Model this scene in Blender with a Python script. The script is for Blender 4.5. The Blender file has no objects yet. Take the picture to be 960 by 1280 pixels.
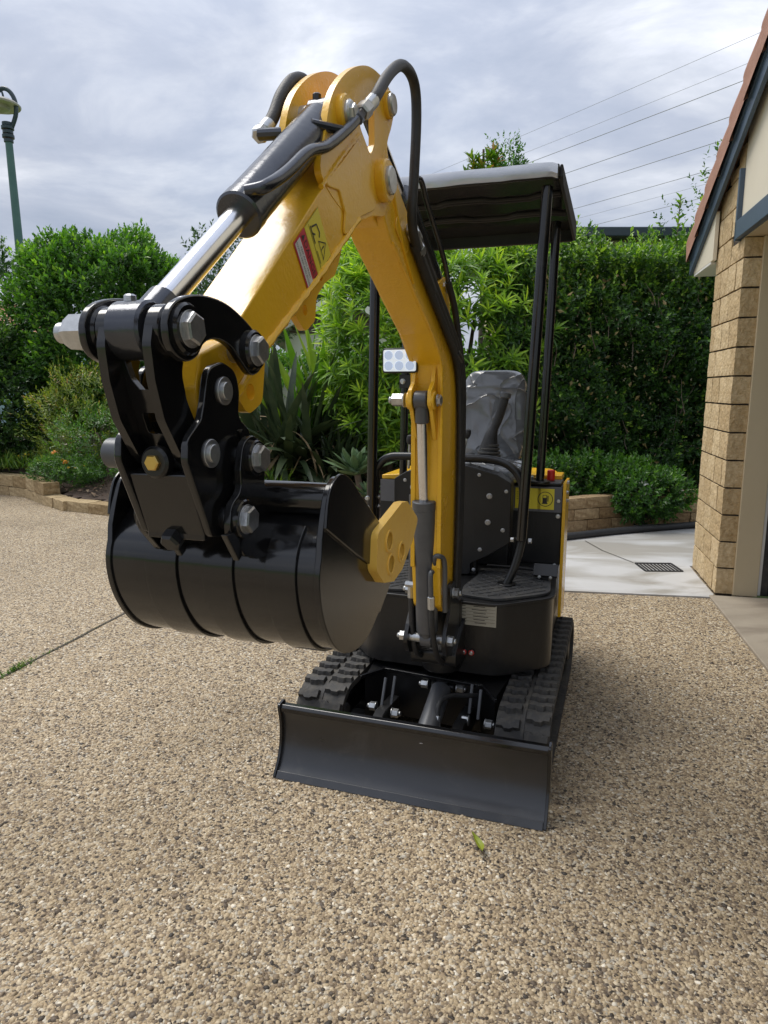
import bpy, bmesh, math, random
import numpy as np
from mathutils import Vector, Matrix, geometry, noise
R = math.radians
random.seed(7); rng = np.random.default_rng(7)
scene = bpy.context.scene
COL = scene.collection

# ------------------------------------------------------------------ camera, sky, sun, exposure
cam = bpy.data.cameras.new("camera"); camo = bpy.data.objects.new("camera", cam); COL.objects.link(camo)
camo.location = (0, 0, 1.4); camo.rotation_euler = (R(90 - 10.04), 0, 0)
cam.sensor_fit = 'VERTICAL'; cam.sensor_height = 24.0; cam.sensor_width = 24.0
cam.lens = 870 / 1280 * 24.0; cam.clip_start = 0.05; cam.clip_end = 2000
scene.camera = camo
SUN_DIR = Vector((-0.42, 0.30, 1.0)).normalized()            # from the ground towards the sun
SUN_ELEV = math.asin(SUN_DIR.z); SUN_AZ = math.atan2(SUN_DIR.x, SUN_DIR.y)
world = bpy.data.worlds.new("World"); scene.world = world; world.use_nodes = True
nt = world.node_tree; nt.nodes.clear()
def N(t, typ, **kw):
    n = t.nodes.new(typ)
    for k, v in kw.items(): setattr(n, k, v)
    return n
L = nt.links.new
bg = N(nt, 'ShaderNodeBackground'); bg.inputs[1].default_value = 0.1
wo = N(nt, 'ShaderNodeOutputWorld'); L(bg.outputs[0], wo.inputs[0])
sky = N(nt, 'ShaderNodeTexSky', sky_type='NISHITA', sun_disc=False, sun_elevation=SUN_ELEV, sun_rotation=SUN_AZ)
tc = N(nt, 'ShaderNodeTexCoord'); sp = N(nt, 'ShaderNodeSeparateXYZ'); L(tc.outputs['Generated'], sp.inputs[0])
zz = N(nt, 'ShaderNodeMath', operation='ABSOLUTE'); L(sp.outputs[2], zz.inputs[0])
za = N(nt, 'ShaderNodeMath', operation='ADD'); za.inputs[1].default_value = 0.22; L(zz.outputs[0], za.inputs[0])
dx = N(nt, 'ShaderNodeMath', operation='DIVIDE'); L(sp.outputs[0], dx.inputs[0]); L(za.outputs[0], dx.inputs[1])
dy = N(nt, 'ShaderNodeMath', operation='DIVIDE'); L(sp.outputs[1], dy.inputs[0]); L(za.outputs[0], dy.inputs[1])
cb = N(nt, 'ShaderNodeCombineXYZ'); L(dx.outputs[0], cb.inputs[0]); L(dy.outputs[0], cb.inputs[1])
mp = N(nt, 'ShaderNodeMapping'); mp.inputs['Scale'].default_value = (1.0, 1.25, 1.0); mp.inputs['Location'].default_value = (3.1, 1.7, 0); L(cb.outputs[0], mp.inputs[0])
n1 = N(nt, 'ShaderNodeTexNoise'); n1.inputs['Scale'].default_value = 1.9; n1.inputs['Detail'].default_value = 9; n1.inputs['Roughness'].default_value = 0.58; n1.inputs['Distortion'].default_value = 0.35
L(mp.outputs[0], n1.inputs['Vector'])
rp = N(nt, 'ShaderNodeValToRGB'); L(n1.outputs['Fac'], rp.inputs[0])
e = rp.color_ramp.elements
e[0].position = 0.30; e[0].color = (2.2, 2.5, 3.15, 1)
e[1].position = 0.74; e[1].color = (5.4, 5.5, 5.9, 1)
k = e.new(0.46); k.color = (2.8, 3.05, 3.65, 1)
k = e.new(0.58); k.color = (3.65, 3.85, 4.3, 1)
n2 = N(nt, 'ShaderNodeTexNoise'); n2.inputs['Scale'].default_value = 0.8; n2.inputs['Detail'].default_value = 4; L(mp.outputs[0], n2.inputs['Vector'])
r2 = N(nt, 'ShaderNodeMapRange'); r2.inputs[1].default_value = 0.35; r2.inputs[2].default_value = 0.65; r2.inputs[3].default_value = 0.9; r2.inputs[4].default_value = 1.0; L(n2.outputs['Fac'], r2.inputs[0])
mx = N(nt, 'ShaderNodeMix', data_type='RGBA'); L(r2.outputs[0], mx.inputs[0]); L(sky.outputs[0], mx.inputs[6]); L(rp.outputs[0], mx.inputs[7])
el = N(nt, 'ShaderNodeMapRange'); el.inputs[1].default_value = 0.0; el.inputs[2].default_value = 1.0; el.inputs[3].default_value = 0.82; el.inputs[4].default_value = 1.75; L(zz.outputs[0], el.inputs[0])   # an overcast sky brightens towards the zenith
ml = N(nt, 'ShaderNodeVectorMath', operation='SCALE'); L(mx.outputs[2], ml.inputs[0]); L(el.outputs[0], ml.inputs['Scale'])
L(ml.outputs[0], bg.inputs[0])
sun = bpy.data.lights.new("sun", 'SUN'); sun.energy = 1.7; sun.angle = R(34); sun.color = (1, 0.95, 0.87)
suno = bpy.data.objects.new("sun", sun); COL.objects.link(suno); suno.rotation_euler = SUN_DIR.to_track_quat('Z', 'Y').to_euler()
scene.view_settings.view_transform = 'Standard'; scene.view_settings.look = 'None'
scene.view_settings.exposure = 0.86; scene.view_settings.gamma = 1.0

# ------------------------------------------------------------------ materials
def mat(name, col, rough=0.5, metal=0.0, var=None, vscale=8.0, bump=0.0, bscale=60.0, coat=0.0, spec=0.5, detail=6, rvar=0.0):
    m = bpy.data.materials.new(name); m.use_nodes = True; t = m.node_tree; p = t.nodes['Principled BSDF']
    p.inputs['Base Color'].default_value = (*col, 1); p.inputs['Roughness'].default_value = rough; p.inputs['Metallic'].default_value = metal
    p.inputs['Coat Weight'].default_value = coat; p.inputs['Coat Roughness'].default_value = 0.12; p.inputs['Specular IOR Level'].default_value = spec
    co = N(t, 'ShaderNodeTexCoord')
    if var is not None:
        n = N(t, 'ShaderNodeTexNoise'); n.inputs['Scale'].default_value = vscale; n.inputs['Detail'].default_value = detail; n.inputs['Roughness'].default_value = 0.62
        t.links.new(co.outputs['Object'], n.inputs['Vector'])
        r = N(t, 'ShaderNodeValToRGB'); r.color_ramp.elements[0].position = 0.32; r.color_ramp.elements[1].position = 0.68
        r.color_ramp.elements[0].color = (*col, 1); r.color_ramp.elements[1].color = (*var, 1)
        t.links.new(n.outputs['Fac'], r.inputs[0]); t.links.new(r.outputs[0], p.inputs['Base Color'])
        if rvar:
            q = N(t, 'ShaderNodeMapRange'); q.inputs[3].default_value = rough - rvar; q.inputs[4].default_value = rough + rvar
            t.links.new(n.outputs['Fac'], q.inputs[0]); t.links.new(q.outputs[0], p.inputs['Roughness'])
    if bump:
        n = N(t, 'ShaderNodeTexNoise'); n.inputs['Scale'].default_value = bscale; n.inputs['Detail'].default_value = 5
        t.links.new(co.outputs['Object'], n.inputs['Vector'])
        b = N(t, 'ShaderNodeBump'); b.inputs['Strength'].default_value = bump; b.inputs['Distance'].default_value = 0.01
        t.links.new(n.outputs['Fac'], b.inputs['Height']); t.links.new(b.outputs[0], p.inputs['Normal'])
    return m
M = {}
M['yellow'] = mat('yellow_paint', (0.81, 0.462, 0.022), 0.26, var=(0.76, 0.42, 0.02), vscale=6, bump=0.10, bscale=110, coat=0.2, rvar=0.05)
M['yplastic'] = mat('yellow_cast', (0.84, 0.52, 0.09), 0.42, var=(0.79, 0.47, 0.08), vscale=14, bump=0.12, bscale=90)
M['gloss'] = mat('gloss_black_paint', (0.0055, 0.0055, 0.006), 0.15, var=(0.008, 0.008, 0.0085), vscale=9, bump=0.03, bscale=14, coat=0.2, rvar=0.05)
M['satin'] = mat('satin_black_paint', (0.007, 0.007, 0.0075), 0.32, var=(0.011, 0.011, 0.0115), vscale=7, bump=0.06, bscale=55, rvar=0.08)
M['blade'] = mat('blade_black_paint', (0.009, 0.0095, 0.011), 0.30, var=(0.014, 0.0148, 0.0175), vscale=5, bump=0.04, bscale=25, rvar=0.08, spec=0.8)
M['panel'] = mat('textured_black_powder_coat', (0.006, 0.006, 0.0065), 0.42, var=(0.009, 0.009, 0.0095), vscale=12, bump=0.1, bscale=220)
M['grey_panel'] = mat('grey_powder_coat', (0.10, 0.10, 0.108), 0.5, var=(0.12, 0.12, 0.125), vscale=20, bump=0.06, bscale=200)
M['steel'] = mat('grey_painted_steel', (0.080, 0.083, 0.09), 0.36, metal=0.3, var=(0.10, 0.103, 0.11), vscale=14, bump=0.03, bscale=80)
M['darksteel'] = mat('dark_steel', (0.060, 0.064, 0.075), 0.20, metal=0.7, var=(0.08, 0.084, 0.095), vscale=12, bump=0.05, bscale=60)
M['chrome'] = mat('chrome_rod', (0.74, 0.74, 0.76), 0.20, metal=1.0, var=(0.68, 0.68, 0.70), vscale=30)
M['zinc'] = mat('zinc_plated_steel', (0.55, 0.56, 0.56), 0.3, metal=0.85, var=(0.42, 0.43, 0.43), vscale=60, bump=0.05, bscale=200)
M['bolt'] = mat('dull_bolt_steel', (0.52, 0.53, 0.55), 0.34, metal=0.9, var=(0.36, 0.37, 0.39), vscale=70, bump=0.08, bscale=250)
M['brass'] = mat('brass', (0.62, 0.42, 0.12), 0.3, metal=0.9)
M['rubber'] = mat('track_rubber', (0.022, 0.022, 0.023), 0.72, var=(0.050, 0.047, 0.042), vscale=16, bump=0.25, bscale=70)
M['hose'] = mat('hose_rubber', (0.012, 0.012, 0.013), 0.55, var=(0.02, 0.02, 0.021), vscale=40, bump=0.15, bscale=300)
M['mat'] = mat('floor_mat_rubber', (0.028, 0.029, 0.031), 0.55, var=(0.045, 0.045, 0.045), vscale=12, bump=0.15, bscale=120)
M['red'] = mat('red_plastic', (0.55, 0.02, 0.015), 0.4)
M['silverfilm'] = mat('silver_film', (0.47, 0.49, 0.53), 0.22, metal=0.3, var=(0.38, 0.40, 0.45), vscale=5, bump=0.25, bscale=10)
M['dstk_y'] = mat('sticker_yellow', (0.72, 0.60, 0.04), 0.35)
M['dstk_r'] = mat('sticker_red', (0.55, 0.03, 0.05), 0.35)
M['dstk_w'] = mat('sticker_white', (0.62, 0.62, 0.60), 0.35)
M['dstk_k'] = mat('sticker_black', (0.015, 0.015, 0.015), 0.4)
M['plate'] = mat('spec_plate', (0.42, 0.40, 0.33), 0.4, metal=0.2, var=(0.36, 0.34, 0.28), vscale=20)
M['lamp_lens'] = mat('lamp_lens', (0.80, 0.84, 0.88), 0.08, spec=0.8)
M['lamp_led'] = mat('lamp_reflector', (0.42, 0.52, 0.78), 0.12, metal=0.3)
for k_, st_ in (('lamp_lens', .22), ('lamp_led', .16)):                       # the work lamp is switched on
    p_ = M[k_].node_tree.nodes['Principled BSDF']; p_.inputs['Emission Color'].default_value = (.80, .90, 1, 1); p_.inputs['Emission Strength'].default_value = st_
M['shade_black'] = mat('black_and_interior_shade', (0.02, 0.02, 0.022), 0.8)  # garage interior shade put into the colour; also matte black canopy parts
def dust(m, col, amt, lo, hi, sc, rough=0.7):
    t = M[m].node_tree; p = t.nodes['Principled BSDF']; src = p.inputs['Base Color'].links[0].from_socket; co = N(t, 'ShaderNodeTexCoord')
    n = N(t, 'ShaderNodeTexNoise'); n.inputs['Scale'].default_value = sc; n.inputs['Detail'].default_value = 10; n.inputs['Roughness'].default_value = 0.75; n.inputs['Distortion'].default_value = 0.6; t.links.new(co.outputs['Object'], n.inputs['Vector'])
    r = N(t, 'ShaderNodeMapRange'); r.inputs[1].default_value = lo; r.inputs[2].default_value = hi; r.inputs[4].default_value = amt; t.links.new(n.outputs['Fac'], r.inputs[0])
    x = N(t, 'ShaderNodeMix', data_type='RGBA'); t.links.new(r.outputs[0], x.inputs[0]); t.links.new(src, x.inputs[6]); x.inputs[7].default_value = (*col, 1); t.links.new(x.outputs[2], p.inputs['Base Color'])
    y = N(t, 'ShaderNodeMix', data_type='FLOAT'); t.links.new(r.outputs[0], y.inputs[0]); rl = p.inputs['Roughness'].links
    if rl: t.links.new(rl[0].from_socket, y.inputs[2])
    else: y.inputs[2].default_value = p.inputs['Roughness'].default_value
    y.inputs[3].default_value = rough; t.links.new(y.outputs[0], p.inputs['Roughness'])
dust('blade', (0.085, 0.08, 0.07), 0.35, 0.54, 0.78, 9); dust('gloss', (0.06, 0.056, 0.05), 0.22, 0.56, 0.78, 11); dust('satin', (0.07, 0.064, 0.055), 0.22, 0.55, 0.75, 9)
dust('rubber', (0.13, 0.115, 0.09), 0.6, 0.46, 0.70, 13, 0.9); dust('mat', (0.12, 0.11, 0.09), 0.5, 0.50, 0.72, 12, 0.9); dust('yellow', (0.45, 0.29, 0.08), 0.22, 0.60, 0.75, 14, 0.55); dust('hose', (0.06, 0.055, 0.048), 0.4, 0.5, 0.7, 25)
# wrapped seat: vinyl under clear plastic
def m_seat():
    m = mat('plastic_wrapped_vinyl', (0.11, 0.115, 0.125), 0.24, var=(0.17, 0.178, 0.19), vscale=5, coat=0.5); t = m.node_tree; p = t.nodes['Principled BSDF']
    co = N(t, 'ShaderNodeTexCoord'); h = None
    for sc, rz, st in ((3.0, .6, (1.2, 1, .5)), (5.0, -.6, (.6, 1, 1.2))):
        mp_ = N(t, 'ShaderNodeMapping'); mp_.inputs['Scale'].default_value = st; mp_.inputs['Rotation'].default_value = (0, rz, 0); t.links.new(co.outputs['Object'], mp_.inputs[0])
        n = N(t, 'ShaderNodeTexNoise'); n.inputs['Scale'].default_value = sc; n.inputs['Detail'].default_value = 1.5; n.inputs['Distortion'].default_value = 0.7; t.links.new(mp_.outputs[0], n.inputs['Vector'])
        a = N(t, 'ShaderNodeMath', operation='SUBTRACT'); a.inputs[1].default_value = .5; t.links.new(n.outputs['Fac'], a.inputs[0])
        c = N(t, 'ShaderNodeMath', operation='ABSOLUTE'); t.links.new(a.outputs[0], c.inputs[0])
        d = N(t, 'ShaderNodeMath', operation='POWER'); d.inputs[1].default_value = .55; t.links.new(c.outputs[0], d.inputs[0])
        if h is None: h = d.outputs[0]
        else:
            e_ = N(t, 'ShaderNodeMath', operation='ADD'); t.links.new(h, e_.inputs[0]); t.links.new(d.outputs[0], e_.inputs[1]); h = e_.outputs[0]
    b = N(t, 'ShaderNodeBump', invert=True); b.inputs['Strength'].default_value = 0.7; b.inputs['Distance'].default_value = 0.035; t.links.new(h, b.inputs['Height'])
    t.links.new(b.outputs[0], p.inputs['Normal']); t.links.new(b.outputs[0], p.inputs['Coat Normal']); return m
M['seat'] = m_seat()

def ramp(t, fac, stops):
    r = N(t, 'ShaderNodeValToRGB'); els = r.color_ramp.elements
    els[0].position, els[0].color = stops[0][0], (*stops[0][1], 1)
    els[1].position, els[1].color = stops[-1][0], (*stops[-1][1], 1)
    for p, c in stops[1:-1]:
        q = els.new(p); q.color = (*c, 1)
    t.links.new(fac, r.inputs[0]); return r.outputs[0]
PEB = [(0.0, (0.040, 0.035, 0.029)), (0.08, (0.085, 0.066, 0.049)), (0.18, (0.197, 0.148, 0.100)), (0.40, (0.325, 0.248, 0.155)), (0.66, (0.431, 0.340, 0.216)), (0.85, (0.529, 0.440, 0.307)), (0.95, (0.376, 0.346, 0.289)), (1.0, (0.751, 0.681, 0.548))]
def m_pebble():
    m = bpy.data.materials.new('pebble_stone'); m.use_nodes = True; t = m.node_tree; p = t.nodes['Principled BSDF']
    a = N(t, 'ShaderNodeAttribute', attribute_name='tint'); c = ramp(t, a.outputs['Fac'], PEB)
    co = N(t, 'ShaderNodeTexCoord'); n = N(t, 'ShaderNodeTexNoise'); n.inputs['Scale'].default_value = 130; n.inputs['Detail'].default_value = 3
    t.links.new(co.outputs['Object'], n.inputs['Vector'])
    x = N(t, 'ShaderNodeMix', data_type='RGBA', blend_type='OVERLAY'); x.inputs[0].default_value = 0.5; t.links.new(c, x.inputs[6]); t.links.new(n.outputs['Fac'], x.inputs[7])
    big = N(t, 'ShaderNodeTexNoise'); big.inputs['Scale'].default_value = 0.8; big.inputs['Detail'].default_value = 6; t.links.new(co.outputs['Object'], big.inputs['Vector'])
    bc = ramp(t, big.outputs['Fac'], [(0.28, (0.68, 0.66, 0.62)), (0.5, (0.95, 0.94, 0.92)), (0.72, (1.08, 1.07, 1.05))])
    w = N(t, 'ShaderNodeMix', data_type='RGBA', blend_type='MULTIPLY'); w.inputs[0].default_value = 1; t.links.new(x.outputs[2], w.inputs[6]); t.links.new(bc, w.inputs[7])
    t.links.new(w.outputs[2], p.inputs['Base Color']); p.inputs['Roughness'].default_value = 0.6; p.inputs['Specular IOR Level'].default_value = 0.35
    return m
M['pebble'] = m_pebble()
def m_aggregate():
    m = bpy.data.materials.new('exposed_aggregate'); m.use_nodes = True; t = m.node_tree; p = t.nodes['Principled BSDF']
    co = N(t, 'ShaderNodeTexCoord')
    wn = N(t, 'ShaderNodeTexNoise'); wn.inputs['Scale'].default_value = 60; t.links.new(co.outputs['Object'], wn.inputs['Vector'])
    w = N(t, 'ShaderNodeMix', data_type='VECTOR'); w.inputs[0].default_value = 0.006; t.links.new(co.outputs['Object'], w.inputs[4]); t.links.new(wn.outputs['Color'], w.inputs[5])
    v = N(t, 'ShaderNodeTexVoronoi'); v.inputs['Scale'].default_value = 112; t.links.new(w.outputs[1], v.inputs['Vector'])
    s = N(t, 'ShaderNodeSeparateColor'); t.links.new(v.outputs['Color'], s.inputs[0])
    c = ramp(t, s.outputs[0], PEB)
    big = N(t, 'ShaderNodeTexNoise'); big.inputs['Scale'].default_value = 0.8; big.inputs['Detail'].default_value = 6; t.links.new(co.outputs['Object'], big.inputs['Vector'])
    bc = ramp(t, big.outputs['Fac'], [(0.28, (0.68, 0.66, 0.62)), (0.5, (0.95, 0.94, 0.92)), (0.72, (1.08, 1.07, 1.05))])
    x = N(t, 'ShaderNodeMix', data_type='RGBA', blend_type='MULTIPLY'); x.inputs[0].default_value = 1.0; t.links.new(c, x.inputs[6]); t.links.new(bc, x.inputs[7])
    d = N(t, 'ShaderNodeMapRange'); d.inputs[1].default_value = 0.0; d.inputs[2].default_value = 0.55; t.links.new(v.outputs['Distance'], d.inputs[0])
    mo = N(t, 'ShaderNodeMapRange'); mo.inputs[1].default_value = 0.62; mo.inputs[2].default_value = 0.85; t.links.new(v.outputs['Distance'], mo.inputs[0])
    y = N(t, 'ShaderNodeMix', data_type='RGBA'); t.links.new(mo.outputs[0], y.inputs[0]); t.links.new(x.outputs[2], y.inputs[6]); y.inputs[7].default_value = (0.16, 0.13, 0.10, 1)
    t.links.new(y.outputs[2], p.inputs['Base Color']); p.inputs['Roughness'].default_value = 0.7; p.inputs['Specular IOR Level'].default_value = 0.3
    b = N(t, 'ShaderNodeBump', invert=True); b.inputs['Strength'].default_value = 0.9; b.inputs['Distance'].default_value = 0.006
    t.links.new(v.outputs['Distance'], b.inputs['Height']); t.links.new(b.outputs[0], p.inputs['Normal'])
    return m
M['aggregate'] = m_aggregate()
M['matrix'] = M['aggregate']
M['joint'] = mat('joint_dirt', (0.045, 0.038, 0.03), 0.9, var=(0.09, 0.075, 0.055), vscale=30, bump=0.4, bscale=80)
def m_concrete(name, a, b, c):
    m = mat(name, a, 0.75, var=b, vscale=1.6, bump=0.15, bscale=140); t = m.node_tree; p = t.nodes['Principled BSDF']
    src = p.inputs['Base Color'].links[0].from_socket; co = N(t, 'ShaderNodeTexCoord')
    mpn = N(t, 'ShaderNodeMapping'); mpn.inputs['Scale'].default_value = (0.9, 2.6, 1); mpn.inputs['Rotation'].default_value = (0, 0, -0.35); t.links.new(co.outputs['Object'], mpn.inputs[0])
    n = N(t, 'ShaderNodeTexNoise'); n.inputs['Scale'].default_value = 0.9; n.inputs['Detail'].default_value = 9; n.inputs['Distortion'].default_value = 0.8; t.links.new(mpn.outputs[0], n.inputs['Vector'])
    r = ramp(t, n.outputs['Fac'], [(0.46, (0, 0, 0)), (0.60, (1, 1, 1))])
    x = N(t, 'ShaderNodeMix', data_type='RGBA'); t.links.new(r, x.inputs[0]); t.links.new(src, x.inputs[6]); x.inputs[7].default_value = (*c, 1)
    t.links.new(x.outputs[2], p.inputs['Base Color']); return m
M['padconc'] = m_concrete('painted_grey_concrete', (0.44, 0.44, 0.435), (0.49, 0.49, 0.485), (0.30, 0.285, 0.255))
M['slabconc'] = m_concrete('bare_concrete_slab', (0.27, 0.23, 0.175), (0.34, 0.295, 0.23), (0.20, 0.165, 0.125))
M['soil'] = mat('garden_mulch', (0.035, 0.024, 0.017), 0.9, var=(0.10, 0.065, 0.045), vscale=22, bump=0.9, bscale=45)
M['lawn'] = mat('lawn_turf', (0.085, 0.16, 0.02), 0.8, var=(0.15, 0.22, 0.035), vscale=3, bump=0.6, bscale=60)
def m_block(name, a, b, c, sc=28):
    m = mat(name, a, 0.88, var=b, vscale=sc, bump=1.0, bscale=sc * 1.7); t = m.node_tree; p = t.nodes['Principled BSDF']
    src = p.inputs['Base Color'].links[0].from_socket
    oi = N(t, 'ShaderNodeObjectInfo'); r = ramp(t, oi.outputs['Random'], [(0, c), (0.5, (0.98, 0.96, 0.93)), (1, (1.12, 1.12, 1.12))])
    x = N(t, 'ShaderNodeMix', data_type='RGBA', blend_type='MULTIPLY'); x.inputs[0].default_value = 1; t.links.new(src, x.inputs[6]); t.links.new(r, x.inputs[7])
    t.links.new(x.outputs[2], p.inputs['Base Color']); return m
M['housebrick'] = m_block('split_face_cream_block', (0.46, 0.335, 0.175), (0.63, 0.50, 0.31), (0.85, 0.80, 0.72), 30)
M['wallbrick'] = m_block('tumbled_retaining_block', (0.25, 0.165, 0.085), (0.44, 0.32, 0.18), (0.70, 0.62, 0.52), 30)
M['edgebrick'] = m_block('edging_block', (0.27, 0.195, 0.10), (0.46, 0.355, 0.205), (0.72, 0.66, 0.56), 30)
M['mortar'] = mat('dark_mortar', (0.035, 0.027, 0.02), 0.9)
M['cream'] = mat('cream_paint', (0.56, 0.47, 0.31), 0.55, var=(0.53, 0.44, 0.285), vscale=4, bump=0.03, bscale=50)
M['creamlt'] = mat('pale_cream_paint', (0.72, 0.66, 0.53), 0.6, var=(0.68, 0.62, 0.49), vscale=3)
M['blue'] = mat('slate_blue_paint', (0.055, 0.085, 0.125), 0.45, var=(0.065, 0.10, 0.145), vscale=6)
M['tile'] = mat('terracotta_tile', (0.30, 0.145, 0.095), 0.75, var=(0.40, 0.215, 0.15), vscale=7, bump=0.25, bscale=50)
M['white'] = mat('white_trim', (0.75, 0.74, 0.70), 0.5, var=(0.70, 0.69, 0.65), vscale=5)
M['iron'] = mat('cast_iron', (0.018, 0.018, 0.019), 0.75, var=(0.028, 0.027, 0.027), vscale=20, spec=0.25)
M['pit_shade'] = mat('drain_pit_shade', (0.003, 0.003, 0.003), 0.95, spec=0.1)
M['lampgreen'] = mat('green_lamp_paint', (0.045, 0.12, 0.105), 0.45, var=(0.06, 0.145, 0.125), vscale=5)
M['lampdark'] = mat('dark_lamp_paint', (0.02, 0.04, 0.05), 0.4)
M['lampglass'] = mat('lamp_shade_metal', (0.36, 0.34, 0.31), 0.4, var=(0.42, 0.40, 0.36), vscale=6)
M['wire'] = mat('power_cable', (0.20, 0.20, 0.21), 0.6)
M['bark'] = mat('bark', (0.10, 0.075, 0.055), 0.85, var=(0.19, 0.15, 0.115), vscale=18, bump=0.7, bscale=40)
M['browntile'] = mat('dark_roof_tile', (0.085, 0.06, 0.05), 0.7, var=(0.13, 0.095, 0.08), vscale=6)
M['redtile'] = mat('red_roof_tile', (0.36, 0.15, 0.09), 0.7, var=(0.44, 0.21, 0.13), vscale=5)
M['render'] = mat('white_render', (0.66, 0.66, 0.63), 0.7, var=(0.60, 0.60, 0.57), vscale=2)
M['fencemetal'] = mat('blue_grey_fence_sheet', (0.22, 0.32, 0.38), 0.5, var=(0.27, 0.37, 0.43), vscale=3)
M['stonestep'] = mat('stone_edge', (0.36, 0.33, 0.27), 0.8, var=(0.27, 0.24, 0.19), vscale=10, bump=0.4, bscale=40)

def m_leaf(name, stops, rough=0.34, trans=0.32, nscale=3.0, spec=0.5):
    m = bpy.data.materials.new(name); m.use_nodes = True; t = m.node_tree; p = t.nodes['Principled BSDF']; o = t.nodes['Material Output']
    a = N(t, 'ShaderNodeAttribute', attribute_name='tint'); c = ramp(t, a.outputs['Fac'], stops)
    co = N(t, 'ShaderNodeTexCoord'); n = N(t, 'ShaderNodeTexNoise'); n.inputs['Scale'].default_value = nscale; n.inputs['Detail'].default_value = 3; t.links.new(co.outputs['Object'], n.inputs['Vector'])
    v = ramp(t, n.outputs['Fac'], [(0.3, (0.72, 0.76, 0.72)), (0.7, (1.15, 1.12, 1.0))])
    x = N(t, 'ShaderNodeMix', data_type='RGBA', blend_type='MULTIPLY'); x.inputs[0].default_value = 1; t.links.new(c, x.inputs[6]); t.links.new(v, x.inputs[7])
    t.links.new(x.outputs[2], p.inputs['Base Color']); p.inputs['Roughness'].default_value = rough; p.inputs['Specular IOR Level'].default_value = spec
    tr = N(t, 'ShaderNodeBsdfTranslucent'); 
    y = N(t, 'ShaderNodeMix', data_type='RGBA', blend_type='MULTIPLY'); y.inputs[0].default_value = 1; t.links.new(x.outputs[2], y.inputs[6]); y.inputs[7].default_value = (1.5, 1.7, 0.6, 1); t.links.new(y.outputs[2], tr.inputs['Color'])
    ms = N(t, 'ShaderNodeMixShader'); ms.inputs[0].default_value = trans; t.links.new(p.outputs[0], ms.inputs[1]); t.links.new(tr.outputs[0], ms.inputs[2]); t.links.new(ms.outputs[0], o.inputs['Surface'])
    return m
M['lf_hedge'] = m_leaf('hedge_leaf', [(0, (0.0248, 0.0621, 0.0217)), (0.55, (0.0544, 0.1320, 0.0279)), (0.85, (0.1320, 0.2639, 0.0389)), (1, (0.2794, 0.4347, 0.0621))])
M['lf_bush'] = m_leaf('bush_leaf', [(0, (0.0299, 0.0822, 0.0209)), (0.5, (0.0673, 0.1794, 0.0269)), (0.85, (0.1495, 0.3289, 0.0374)), (1, (0.2691, 0.4634, 0.0598))])
M['lf_dark'] = m_leaf('dark_shrub_leaf', [(0, (0.0182, 0.0468, 0.0156)), (0.6, (0.0455, 0.1105, 0.0260)), (1, (0.1560, 0.2860, 0.0455))])
M['lf_whorl'] = m_leaf('whorl_leaf', [(0, (0.0523, 0.1271, 0.0179)), (0.5, (0.1495, 0.2990, 0.0269)), (0.85, (0.3438, 0.5382, 0.0448)), (1, (0.5382, 0.6877, 0.0598))], rough=0.38)
M['lf_yellow'] = m_leaf('yellow_shrub_leaf', [(0, (0.0862, 0.1294, 0.0287)), (0.5, (0.1869, 0.2587, 0.0431)), (0.85, (0.3737, 0.4312, 0.0575)), (1, (0.5175, 0.3162, 0.1437))])
M['lf_cover'] = m_leaf('ground_cover_leaf', [(0, (0.0243, 0.0675, 0.0162)), (0.6, (0.0607, 0.1620, 0.0270)), (1, (0.1485, 0.2970, 0.0405))])
M['lf_grass'] = m_leaf('strappy_grass_leaf', [(0, (0.0360, 0.0960, 0.0144)), (0.6, (0.0960, 0.2040, 0.0240)), (1, (0.2640, 0.3600, 0.0600))])
M['lf_far'] = m_leaf('far_tree_leaf', [(0, (0.03, 0.065, 0.04)), (0.6, (0.06, 0.11, 0.065)), (1, (0.11, 0.17, 0.09))])
M['lf_red'] = m_leaf('reddish_leaf', [(0, (0.07, 0.16, 0.02)), (0.5, (0.16, 0.24, 0.03)), (0.8, (0.34, 0.22, 0.05)), (1, (0.45, 0.15, 0.06))])
def m_flat(name, a, b, rough=0.45, trans=0.15):
    m = mat(name, a, rough, var=b, vscale=7, bump=0.1, bscale=40); t = m.node_tree; p = t.nodes['Principled BSDF']; o = t.nodes['Material Output']
    oi = N(t, 'ShaderNodeObjectInfo'); src = p.inputs['Base Color'].links[0].from_socket
    r = ramp(t, oi.outputs['Random'], [(0, (0.65, 0.7, 0.6)), (1, (1.25, 1.2, 1.1))]); x = N(t, 'ShaderNodeMix', data_type='RGBA', blend_type='MULTIPLY'); x.inputs[0].default_value = 1
    t.links.new(src, x.inputs[6]); t.links.new(r, x.inputs[7]); t.links.new(x.outputs[2], p.inputs['Base Color'])
    tr = N(t, 'ShaderNodeBsdfTranslucent'); t.links.new(x.outputs[2], tr.inputs['Color']); ms = N(t, 'ShaderNodeMixShader'); ms.inputs[0].default_value = trans
    t.links.new(p.outputs[0], ms.inputs[1]); t.links.new(tr.outputs[0], ms.inputs[2]); t.links.new(ms.outputs[0], o.inputs['Surface']); return m
M['lf_strap'] = m_flat('strap_leaf', (0.022, 0.042, 0.020), (0.058, 0.085, 0.036), trans=0.05)
M['lf_dry'] = m_flat('dry_leaf', (0.20, 0.14, 0.08), (0.34, 0.26, 0.16), 0.7)
M['lf_agave'] = m_flat('agave_leaf', (0.14, 0.235, 0.13), (0.20, 0.30, 0.16), 0.45)
M['lf_fallen'] = m_flat('fallen_leaf', (0.30, 0.36, 0.03), (0.38, 0.40, 0.05), 0.5)
M['orange'] = mat('marigold_petal', (0.75, 0.24, 0.01), 0.6, var=(0.80, 0.33, 0.01), vscale=60)
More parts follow.
